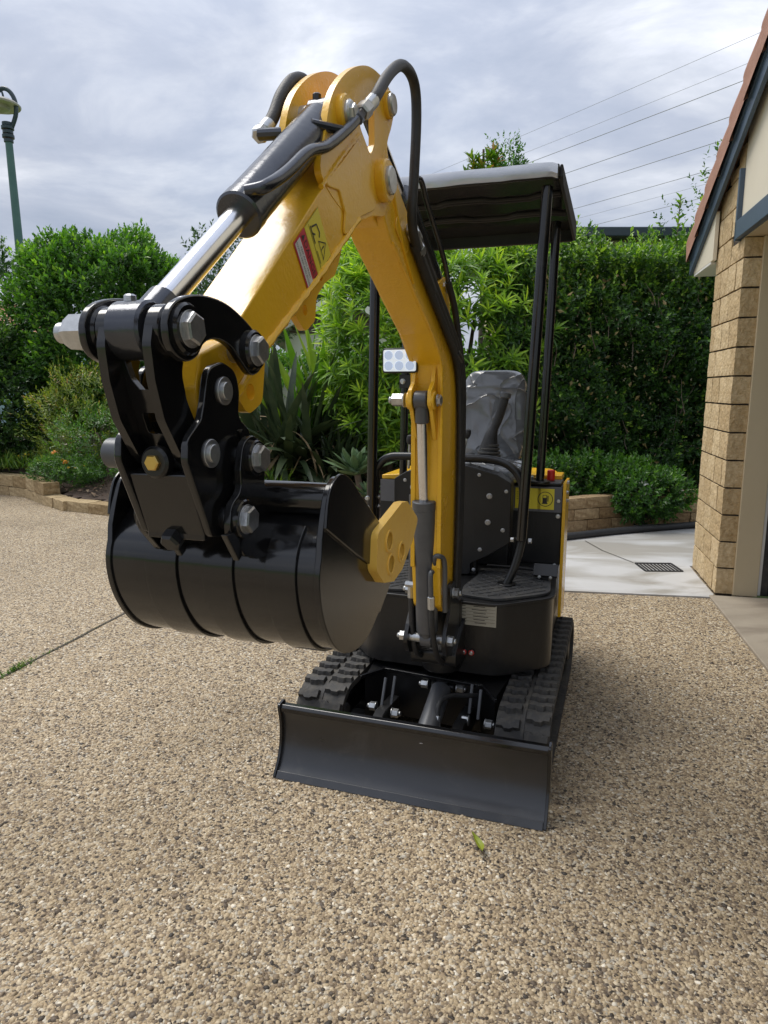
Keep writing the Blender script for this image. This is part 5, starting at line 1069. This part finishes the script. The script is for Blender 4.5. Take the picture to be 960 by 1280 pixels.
q_ = 260; P = np.stack([rng.uniform(-1.9, 1.6, q_), rng.uniform(-.75, .1, q_), rng.uniform(1.95, 2.58, q_) + .16 * rng.random(q_) ** 3], 1); P[:, 2] += .12 * np.sin(P[:, 0] * 3.1 + .6); p, d, u, s, tt = shoots(P, np.stack([rng.normal(0, .3, q_), rng.normal(-.2, .25, q_), np.ones(q_)], 1), 12, .28, .075, spread=.9, tint0=.80); scatter('foliage', p, d, u, s, tt, OVL, 'lf_hedge', hd)
b = MB()
for px, ph in ((.06, 3.28), (.30, 3.25)):
    b.tube([(px, -.35, 2.3), (px + .03, -.36, ph - .05)], .006, 'bark', 5)
b.build('shoot_stem', hd)
P = np.array([[.06 + .004 * q, -.355, 2.45 + .09 * q] for q in range(9)] + [[.30 + .004 * q, -.355, 2.45 + .085 * q] for q in range(9)]); p, d, u, s, tt = shoots(P, np.tile([[0, 0, 1.]], (18, 1)), 5, .06, .10, spread=1.1, tint0=.9); scatter('foliage', p, d, u, s, tt, OVL, 'lf_hedge', hd)
b = MB()
for k in range(70):
    x, z = random.uniform(-1.9, 1.9), random.uniform(.2, 2.5); p = Vector((x, -.62 - random.uniform(0, .25), z)); d = Vector((random.uniform(-.5, .5), random.uniform(-.25, .05), random.uniform(.5, 1))) * random.uniform(.15, .5)
    b.tube([p, p + d * .5 + Vector((random.uniform(-.03, .03), 0, 0)), p + d], [.006, .004, .002], 'bark', 5)
setp(b.build('twig', hd), kind='stuff')
n_ = 500; P = np.stack([rng.uniform(-1.95, 1.95, n_), rng.uniform(-.95, -.55, n_), rng.uniform(.05, 2.4, n_)], 1); scatter('dead_leaves', P, rng.normal(0, 1, (n_, 3)), rng.normal(0, 1, (n_, 3)), rng.uniform(.03, .08, n_), rng.random(n_) * .6 + .4, OV, m_leaf('dead_hedge_leaf', [(0, (.10, .09, .03)), (1, (.30, .22, .10))], .7, .1), hd)
def whorl_shrub(label, c, r, n, tint0=.5, ns=5, leaf=.19, base=.22, lumpy=.2):
    t = thing('whorl_shrub', label, 'shrub', (c[0], c[1], base), 0); d = norm(rng.normal(0, 1, (n * 3, 3))); d = d[(d[:, 1] < .5)][:n]; m_ = len(d)
    P = np.array([0, 0, c[2] - base]) + np.sign(d) * np.abs(d) ** .8 * np.array(r) * (1 + lumpy * rng.normal(0, 1, m_) * .5)[:, None] * np.where(rng.random(m_) < .35, rng.uniform(.6, .95, m_), 1)[:, None]
    D = d * np.array([1, 1, .6]) + np.array([0, -.1, .75]); p, dd, u, s, tt = shoots(P, D, 17, .10, leaf, spread=1.15, jit=.12, tint0=tint0, tip=.55, tvar=.15)
    scatter('foliage', p, dd, u, s, np.clip(tt + .15 * np.clip(p[:, 2] - (c[2] - base), -1, 1) / r[2], 0, 1), LAN, 'lf_whorl', t)
    stems(t, (0, 0, -.05), [(random.uniform(-.6, .6) * r[0], random.uniform(-.3, .2) * r[1], c[2] - base + random.uniform(-.3, .5) * r[2]) for _ in range(ns)], .055, .015, 'trunk'); return t
whorl_shrub('yellow green shrub of whorled narrow leaves nearest the left canopy post', (.02, 8.35, 1.80), (.62, .6, 1.2), 620, .6)
whorl_shrub('tall yellow green whorled leaf shrub behind the boom and the seat', (1.0, 8.5, 1.85), (.78, .7, 1.15), 720, .55)
# strap leaved clump with dry leaves
def strap_mesh(L_, w, droop, m, name, seg=9, fold=.18):
    b = MB(); i = b.mi(m); rows = []
    for k in range(seg + 1):
        u = k / seg; y = L_ * (u - .10 * u * u * droop); z = -droop * L_ * .42 * u ** 2.4; ww = w * (math.sin(math.pi * (u * .86 + .10)) ** .75) if u < 1 else .002; tw = .25 * u
        rows.append([b.bm.verts.new((-ww, y, z + fold * ww - tw * ww * .4)), b.bm.verts.new((0, y, z)), b.bm.verts.new((ww, y, z + fold * ww + tw * ww * .4))])
    for k in range(seg):
        for j in range(2): b.face([rows[k][j], rows[k][j + 1], rows[k + 1][j + 1], rows[k + 1][j]], i, True)
    me = bpy.data.meshes.new(name); b.bm.to_mesh(me); b.bm.free(); me.materials.append(M[m]); return me
SM = [strap_mesh(1.0, .036, q, 'lf_strap', 'strap_leaf') for q in (.15, .35, .7, 1.1, 1.5)]
DM = [strap_mesh(.75, .016, q, 'lf_dry', 'dry_leaf', fold=.5) for q in (1.0, 1.8, 2.3)]
def clump(name, label, cat_, c, nleaf, ndry, h, rad, lean=(0, 0)):
    t = thing(name, label, cat_, c)
    for j in range(nleaf):
        az = random.uniform(0, 6.283); el = random.uniform(.35, 1.45); k = min(4, int((1.45 - el) * 4.2)); k = random.choice((max(0, k - 1), k)); s = h * random.uniform(.7, 1.15)
        o = link('strap_leaf', SM[k], t, (random.uniform(-rad, rad) * .6, random.uniform(-rad, rad) * .6, random.uniform(0, .55) * h * .5)); o.rotation_euler = (Matrix.Rotation(az, 4, 'Z') @ Matrix.Rotation(el, 4, 'X') @ Matrix.Rotation(random.uniform(-.6, .6), 4, 'Y')).to_euler(); o.scale = (s * random.uniform(.8, 1.25), s, s)
    for j in range(ndry):
        az = random.uniform(0, 6.283); el = random.uniform(-.35, .9); s = h * random.uniform(.5, 1.0)
        o = link('dry_leaf', random.choice(DM), t, (random.uniform(-rad, rad) * .7, random.uniform(-rad, rad) * .7, random.uniform(.1, .6) * h)); o.rotation_euler = (Matrix.Rotation(az, 4, 'Z') @ Matrix.Rotation(el, 4, 'X') @ Matrix.Rotation(random.uniform(-1, 1), 4, 'Y')).to_euler(); o.scale = (s, s, s)
    return t
clump('strap_leaf_plant', 'big clump of dark strap leaves with dry grey leaves under the yellow arm', 'plant', (-1.15, 8.15, .22), 190, 60, 1.30, .46)
clump('strap_leaf_plant', 'smaller strap leaved clump between the big clump and the agave', 'plant', (-.62, 7.9, .22), 90, 50, .82, .32)
# agaves: each leaf its own piece
def agave_mesh(L_, w):
    b = MB(); i = b.mi('lf_agave'); rows = []; seg = 8
    for k in range(seg + 1):
        u = k / seg; ww = w * (0.62 + 1.5 * u - 1.95 * u ** 2.3) if u < .98 else .003; ww = max(ww, .003); z = .10 * L_ * u * u - .05 * L_ * u; th = .035 * L_ * (1 - u) + .002
        rows.append([b.bm.verts.new((x, L_ * u, z + dz)) for x, dz in ((-ww, .30 * ww), (-ww * .5, .05 * ww), (0, 0), (ww * .5, .05 * ww), (ww, .30 * ww), (0, -th))])
    for k in range(seg):
        for j in range(6): b.face([rows[k][j], rows[k][(j + 1) % 6], rows[k + 1][(j + 1) % 6], rows[k + 1][j]], i, True)
    bmesh.ops.recalc_face_normals(b.bm, faces=b.bm.faces); me = bpy.data.meshes.new('agave_leaf'); b.bm.to_mesh(me); b.bm.free(); me.materials.append(M['lf_agave']); return me
AM = agave_mesh(1.0, .145)
def agave(label, c, s, n, stem):
    t = thing('agave', label, 'agave', c); 
    if stem: b = MB(); b.tube(cat([(0, 0, -.05), (.02, 0, stem * .5), (0, 0, stem)], 4), .035, 'bark', 9); b.build('stem', t)
    for j in range(n):
        u = j / n; az = j * 2.39996 + .3; el = .05 + 1.15 * u ** .8; sc = s * (1.0 - .42 * u) * random.uniform(.92, 1.06)
        o = link('agave_leaf', AM, t, (0, 0, stem + .02 * u)); o.rotation_euler = (Matrix.Rotation(az, 4, 'Z') @ Matrix.Rotation(el, 4, 'X')).to_euler(); o.scale = (sc, sc, sc)
agave('large pale green agave rosette on a bare stem beside the left canopy post', (-.28, 7.25, .22), .46, 24, .30)
agave('small low agave under the large agave rosette', (-.16, 7.0, .22), .26, 16, .10)
# ground cover
shrub('ground_cover_shrub', 'low green shrub filling the bed above the left part of the block wall', 'shrub', (2.0, 7.36, .43), (.75, .28, .20), 1400, 8, .10, .060, OV, 'lf_cover', base_z=.26, up=.8, lumpy=.2, tint0=.45, ns=5)
sh2 = shrub('ground_cover_shrub', 'low green shrub with white flowers spilling over the block wall corner', 'shrub', (2.66, 7.03, .34), (.34, .25, .20), 850, 8, .09, .055, OV, 'lf_cover', base_z=.26, up=.5, lumpy=.22, tint0=.45, ns=4)
def flower(parent, p, r, m, npet, name='flower', dbl=False):
    b = MB(); i = b.mi(m)
    for ly in range(3 if dbl else 1):
        for j in range(npet):
            a = j * 2 * math.pi / npet + ly * .35; rr = r * (1 - .28 * ly); w = 2.2 * rr / npet; c, s = math.cos(a), math.sin(a); z = ly * r * .28
            q = [(0, 0, z), (rr * .6 * c - w * s, rr * .6 * s + w * c, z + r * .18), (rr * c, rr * s, z + r * .05), (rr * .6 * c + w * s, rr * .6 * s - w * c, z + r * .18)]; b.face([b.bm.verts.new(Vector(x)) for x in q], i)
    o = b.build(name, parent, loc=p, rot=(R(35), R(random.uniform(-15, 15)), 0)); return o
flower(sh2, (-.08, -.20, .22), .045, 'wpetal', 6); flower(sh2, (.32, -.14, .12), .035, 'wpetal', 6)
# strappy grass and marigolds at the left edge
def grass(name, label, c, rx, ry, n, h, m='lf_grass', kind=None, cat_='grass'):
    t = thing(name, label, cat_, c); P = np.stack([rng.uniform(-rx, rx, n), rng.uniform(-ry, ry, n), np.zeros(n)], 1); D = np.stack([rng.normal(0, .5, n), rng.normal(-.1, .45, n), np.ones(n)], 1)
    scatter('blades', P, D, np.stack([rng.normal(0, 1, n), rng.normal(0, 1, n), np.full(n, .2)], 1), h * rng.uniform(.6, 1.2, n), rng.random(n), leaf_t(.035, .01, .35, 2), m, t); return t
grass('strappy_grass', 'low strappy green grass edging the bed in front of the dark shrub', (-5.0, 9.55, .33), .75, .22, 520, .24)
grass('grass_tuft', 'pale yellow green grass tuft at the foot of the strap leaved clump', (-1.25, 7.45, .22), .16, .1, 160, .34)
grass('grass_tuft', 'fine upright grass tuft above the strap leaved clump before the white wall', (-.72, 8.9, .22), .10, .1, 120, 1.75)
mg = thing('marigold_plant', 'orange and yellow marigolds flowering in the bed beside the edging blocks', 'flowers', (-4.0, 8.75, .24))
crown(mg, (0, 0, .14), (.42, .22, .14), 500, 8, .07, .05, NAR, 'lf_cover', up=.9, tint0=.5)
for p, r, m_, db in (((-.10, -.1, .38), .038, 'orange', True), ((.05, -.14, .26), .042, 'orange', True), ((-.0, -.12, .29), .022, 'ypetal', True), ((.16, -.12, .20), .022, 'ypetal', False), ((.28, -.12, .22), .024, 'ypetal', False), ((.09, -.16, .2), .02, 'ypetal', False)):
    flower(mg, p, r, m_, 9 if db else 6, dbl=db)
yf = thing('daisy_plant', 'small yellow flowered groundcover on the mulch left of the marigolds', 'flowers', (-5.05, 9.75, .30)); crown(yf, (0, 0, .1), (.5, .2, .1), 160, 7, .06, .05, NAR, 'lf_yellow', up=.9, tint0=.5)
for k in range(7): flower(yf, (random.uniform(-.5, .5), random.uniform(-.2, .1), random.uniform(.15, .24)), .02, 'ypetal', 6)
# leaf litter on the mulch
n = 5200; P = np.stack([rng.uniform(-7, 4.2, n), rng.uniform(6.6, 11.5, n), np.zeros(n)], 1); kp = np.array([inside((x, y), bed, .12) for x, y in P[:, :2]]); P = P[kp]; n = len(P); P[:, 2] = np.array([bedz(x, y) for x, y in P[:, :2]]) + .02 + np.clip(P[:, 1] - 9, 0, 9) * .07 + rng.uniform(0, .03, n)
def m_litter(): return m_leaf('mulch_chip', [(0, (.04, .026, .018)), (.5, (.12, .07, .045)), (.85, (.26, .18, .12)), (1, (.36, .27, .19))], .8, .0)
M['litter'] = m_litter()
setp(scatter('mulch', P, np.stack([rng.normal(0, 1, n), rng.normal(0, 1, n), rng.normal(0, .2, n)], 1), np.stack([rng.normal(0, .3, n), rng.normal(0, .3, n), np.ones(n)], 1), rng.uniform(.04, .11, n), rng.random(n), leaf_t(.22, .08, .1, 1), 'litter'), 'brown bark mulch and dry leaf litter on the garden bed', kind='stuff')
# grass in the driveway joint
jt = thing('joint_grass', 'small green grass tufts growing in the driveway joint at the left edge', 'grass', (-1.87, 3.29, .0))
P = np.stack([rng.normal(0, .012, 150), rng.normal(0, .10, 150), np.zeros(150)], 1); P[:, 0] += P[:, 1] * .244
kk = len(P); scatter('blades', P, np.stack([rng.normal(0, .6, kk), rng.normal(0, .5, kk), np.ones(kk) * .7], 1), np.stack([rng.normal(0, 1, kk), rng.normal(0, 1, kk), np.full(kk, .3)], 1), rng.uniform(.015, .045, kk), rng.random(kk), leaf_t(.08, .02, .3, 1), 'lf_grass', jt)
P = np.stack([np.zeros(60), rng.uniform(.2, .75, 60), np.zeros(60)], 1); P[:, 0] = P[:, 1] * .244; scatter('blades', P, np.stack([rng.normal(0, .6, 60), rng.normal(0, .5, 60), np.ones(60) * .6], 1), np.stack([rng.normal(0, 1, 60), rng.normal(0, 1, 60), np.full(60, .3)], 1), rng.uniform(.008, .02, 60), rng.random(60) * .5, leaf_t(.1, .02, .3, 1), 'lf_grass', jt)
n_ = 70; P = np.stack([rng.uniform(-2.6, 1.8, n_), rng.uniform(1.3, 6.0, n_), np.full(n_, .010)], 1); scl = rng.uniform(.008, .028, n_)
setp(scatter('leaf_litter', P, np.stack([rng.normal(0, 1, n_), rng.normal(0, 1, n_), rng.normal(0, .1, n_)], 1), np.stack([rng.normal(0, .25, n_), rng.normal(0, .25, n_), np.ones(n_)], 1), scl, rng.random(n_), leaf_t(.25, .1, .1, 1), 'litter'), 'tiny dry leaf fragments scattered over the driveway', kind='stuff')
# fallen leaf and clod on the driveway
b = MB(); i = b.mi('lf_fallen'); rows = []
for k in range(9):
    u = k / 8; w = .011 * math.sin(math.pi * min(.98, u * .9 + .08)) ; y = -.045 + .09 * u; x = .010 * math.sin(u * 3); z = .008 + .012 * (u - .5) ** 2 * 4
    rows.append([b.bm.verts.new((x - w, y, z + .006)), b.bm.verts.new((x, y, z)), b.bm.verts.new((x + w, y, z + .007))])
for k in range(8):
    for j in range(2): b.face([rows[k][j], rows[k][j + 1], rows[k + 1][j + 1], rows[k + 1][j]], i, True)
setp(b.build('fallen_leaf', loc=(.285, 1.93, .008), rot=(0, 0, R(14))), 'yellow green fallen leaf lying on the driveway in front of the dozer blade', 'leaf')
bm = bmesh.new(); bmesh.ops.create_icosphere(bm, subdivisions=3, radius=1)
for v in bm.verts: v.co *= 1 + .45 * noise.noise(v.co * 2.2) + .2 * noise.noise(v.co * 6); v.co = Vector((v.co.x * .034, v.co.y * .022, max(v.co.z, -.3) * .018))
me = bpy.data.meshes.new('dirt_clod'); bm.to_mesh(me); bm.free(); me.materials.append(M['wallbrick']); setp(link('dirt_clod', me, None, (-.762, 3.79, .012)), 'small brown clod of dirt on the driveway below the bucket', 'clod')

# ================================================================== BACKGROUND
# street lamp
SL = thing('street_lamp', 'green street lamp post with curved arm and saucer head at the left edge', 'street lamp', (-7.47, 15.0, 0))
b = MB(); b.tube([(.07, 0, -.1), (.065, 0, 1.2), (.0, 0, 3.9), (-.035, 0, 6.30)], [.105, .10, .085, .07], 'lampgreen', 14); b.build('pole', SL)
b = MB()
for z, r in ((6.25, .09), (6.33, .115), (6.41, .10), (6.49, .12), (6.56, .10)): b.cyl((-.035, 0, z), (-.035, 0, z + .06), r, 'lampdark', seg=14)
b.build('collar', SL)
b = MB(); b.tube(cat([(-.03, 0, 6.42), (.06, 0, 6.55), (.155, 0, 6.78), (.16, 0, 7.0), (.09, 0, 7.16), (-.02, 0, 7.24), (-.13, 0, 7.22), (-.205, 0, 7.12), (-.21, 0, 7.03)], 6), .042, 'lampdark', 10); b.tube(cat([(-.10, 0, 7.22), (-.07, 0, 7.10), (-.12, 0, 7.03), (-.15, 0, 7.08)], 5), .02, 'lampdark', 8); b.build('arm', SL)
b = MB(); b.tube([(-.21, 0, 7.08), (-.21, 0, 7.04), (-.21, 0, 6.99), (-.21, 0, 6.95), (-.21, 0, 6.92)], [.05, .12, .40, .44, .43], 'lampglass', 24); b.tube([(-.21, 0, 6.92), (-.21, 0, 6.86), (-.21, 0, 6.81)], [.24, .22, .10], 'lampglass', 20); b.build('lamp_head', SL)
# power lines
dirw = Vector((-.63, .985, 0)).normalized()
for q, z in zip([(8.0, 22.5), (8.4, 23.5), (9.7, 26.8), (9.8, 27.0), (10.7, 29.2), (12.0, 33.0), (13.0, 35.0), (13.4, 36.5)], [10.5, 10.3, 11.0, 10.1, 10.1, 10.1, 9.6, 10.2]):
    pass
WL_ = [(97.5, 10.6), (125.7, 10.6), (143, 10.6), (178, 9.6), (202, 9.6), (232, 9.6), (247, 9.2), (262, 9.2)]
for n_, (v, z) in enumerate(WL_):
    F_, P_ = 870., R(10.04); r_ = (820 - 480) / F_; d_ = (v - 640) / F_; ry = Vector((r_, math.cos(P_) - d_ * math.sin(P_), -math.sin(P_) - d_ * math.cos(P_))); t = (z - 1.4) / ry.z; c = Vector((0, 0, 1.4)) + ry * t
    b = MB(); pts = []
    for k in range(25):
        u = (k / 24 - .3) * 110; pts.append(c + dirw * u + Vector((0, 0, .00042 * u * u - .004 * u)))
    thin = n_ in (0, 1, 6); b.tube(pts, .005 if thin else .010, 'wire', 6)
    nm = ['highest thin power line crossing the sky', 'second thin power line below the highest one', 'dark power line third from the top', 'power line fourth from the top, above the hedge', 'power line fifth from the top, above the hedge', 'power line sixth from the top, above the hedge', 'thin faint power line between the two lowest lines', 'lowest power line just above the hedge shoots'][n_]
    setp(b.build('power_line'), nm, 'power line', 'power lines crossing the sky')
# houses far behind
def far_house(name, label, c, rz, w, d, hw, hr, wallm, roofm, gable_front=True):
    t = thing(name, label, 'house', c, rz)
    b = MB(); b.prism([(-w / 2, 0), (w / 2, 0), (w / 2, hw), (0, hw + hr) if gable_front else (w / 2, hw), (-w / 2, hw)] if gable_front else [(-w / 2, 0), (w / 2, 0), (w / 2, hw), (-w / 2, hw)], 0, d, wallm, 'y'); b.build('wall', t)
    o = .5
    b = MB()
    for s in (-1, 1): b.prism([(s * (w / 2 + o), hw - hr * o / (w / 2)), (0, hw + hr), (0, hw + hr + .14), (s * (w / 2 + o), hw - hr * o / (w / 2) + .14)], -.5, d + .5, roofm, 'y')
    rf = b.build('roof', t)
    for s in (-1, 1):
        b = MB(); b.prism([(s * (w / 2 + o), hw - hr * o / (w / 2) - .06), (0, hw + hr - .06), (0, hw + hr + .16), (s * (w / 2 + o), hw - hr * o / (w / 2) + .16)], -.56, -.50, 'white', 'y'); b.build('barge_board', rf)
        n_ = 16
        for r in range(n_):
            u = r / n_; b = MB(); x0 = s * (w / 2 + o) * (1 - u); z0 = hw - hr * o / (w / 2) + (hr + hr * o / (w / 2)) * u + .15; b.box((x0 - s * .12, d / 2, z0 + .03), (.10, d + 1.02, .04), roofm); b.build('tile_course', rf)
    return t
# centre house seen between the arm and the boom
t = far_house('bungalow', 'white bungalow with dark brown tiled gable seen between the arm and the boom', (-1.35, 22.2, 0), R(4), 3.4, 9, 3.2, .95, 'render', 'browntile')
b = MB()
for k in range(9): b.box((0, -.03, 3.12 + k * .105), (3.3 * (1 - k / 9.5), .05, .085), 'browntile')
b.build('gable_boards', t)
t = far_house('bungalow', 'far bungalow with red tiled roof behind the dark shrub at left', (-18.35, 27, 0), R(0), 7.2, 12, 3.72, 1.7, 'render', 'redtile')
NB = thing('neighbour_building', 'flat dark roofed building showing above the hedge right of the canopy', 'building', (5.0, 13.2, 0))
b = MB(); b.box((.6, 2, 1.9), (6.6, 4, 3.8), 'cream'); b.build('wall', NB); b = MB(); b.box((.6, 1.8, 4.06), (7.4, 4.8, .16), 'lampdark'); b.build('roof', NB, bevel=.02); b = MB(); b.box((.6, -.30, 3.87), (7.0, .05, .20), 'slabconc'); b.build('fascia', NB)
for x in (-1.9, .1): b = MB(); b.box((x, -.02, 3.0), (.9, .06, .8), 'white'); o = b.build('window', NB); b = MB(); b.box((x, -.06, 3.0), (.8, .03, .7), 'shade_black'); b.build('pane', o)
# trees behind
def tree(label, c, h, r, n, leaf, m, tint0=.45, k=6, name='tree', tpl=OV):
    t = thing(name, label, 'tree', c); b = MB(); b.tube(cat([(0, 0, -.1), (.05, 0, h * .4), (0, .03, h * .8)], 5), [.12 - .085 * j / 10 for j in range(11)], 'bark', 9); b.build('trunk', t)
    for j in range(7):
        a = j * .9; b = MB(); b.tube([(0, 0, h * (.35 + .05 * j)), (math.cos(a) * r[0] * .4, math.sin(a) * r[1] * .4, h * (.48 + .05 * j)), (math.cos(a) * r[0] * .75, math.sin(a) * r[1] * .75, h * (.58 + .05 * j))], [.05, .03, .012], 'bark', 7); b.build('limb', t)
    crown(t, (0, 0, h - r[2]), r, n, k, leaf * 1.6, leaf, tpl, m, name='crown', lumpy=.3, freq=2.6, inner=.45, boxy=2.1, tint0=tint0, seed=random.uniform(0, 90)); return t
tree('round topped green tree showing just above the canopy', (1.72, 10.6, 0), 4.70, (.30, .3, .55), 900, .06, 'lf_bush', .3)
tt_ = thing('red_tip_shrub', 'slender shrub with reddish new leaves above the canopy roof', 'shrub', (1.33, 10.0, .2)); b = MB(); b.tube([(0, 0, -.05), (.03, 0, 2.4), (0, 0, 4.35)], [.05, .035, .015], 'bark', 8); b.build('trunk', tt_)
P = np.stack([rng.normal(0, .12, 26), rng.normal(0, .1, 26), rng.uniform(3.5, 4.28, 26)], 1); p, d, u, s, q = shoots(P, np.stack([rng.normal(0, .35, 26), rng.normal(0, .3, 26), np.ones(26)], 1), 13, .10, .17, spread=.9, tint0=.4, tvar=.3); scatter('foliage', p, d, u, s, q, leaf_t(.13, .05, .25, 2), 'lf_red', tt_)
tree('hazy blue green tree behind the white bungalow', (-1.0, 33, 0), 9.2, (2.6, 2, 3.4), 2200, .30, 'lf_far', .45)
tree('grey green tree rising behind the round bush and the piston rod', (-4.3, 21, 0), 5.6, (1.4, 1.4, 1.8), 1300, .15, 'lf_far', .4)
tree('dark tree behind the hedge at the garage eave', (5.4, 11.6, 0), 4.35, (1.0, .8, 1.6), 1200, .09, 'lf_hedge', .45)
tree('small leafy tree at the far left edge below the lamp', (-8.05, 14.5, 0), 4.25, (.55, .6, .42), 420, .10, 'lf_dark', .4)
hedge('back_hedge', 'mixed green hedge behind the strap leaved clump and agave', -2.6, 1.4, 9.6, 10.5, .3, 1.75, 2200, .085, 'lf_cover', tint0=.45, ns=6)
b = MB(); b.prism([(-16, 12.6), (-3.2, 12.3), (-3.0, 19.5), (-16, 20)], -.2, .50, 'lawn', 'z'); setp(b.build('lawn'), kind='structure')
g_ = grass('lawn_grass', 'bright green lawn grass beyond the garden bed at left', (-6.9, 15.0, .50), 2.6, 2.5, 6000, .10, 'lf_grass')
FN = thing('fence', 'pale blue grey sheet fence beyond the lawn at left', 'fence', (-9.0, 18.2, .48), R(4))
for k in range(14): b = MB(); b.box((-2.6 + k * .42, 0, .85), (.41, .03 if k % 2 else .045, 1.7), 'fencemetal'); b.build('sheet', FN)
b = MB(); b.box((.1, .03, 1.7), (5.9, .05, .06), 'fencemetal'); b.build('rail', FN)
ST = thing('stone_edge', 'pale stone garden step between the dark shrub and yellow shrub', 'step', (-5.55, 11.9, .42), R(8)); 
for k, (x, l) in enumerate(((-.55, .5), (0, .55), (.58, .55))): link('stone', chisel(l, .3, .16, 'stonestep', .012), ST, (x, 0, .1 - .002 * k))
link('stone', chisel(.9, .3, .12, 'stonestep', .012), ST, (.25, -.45, .02))
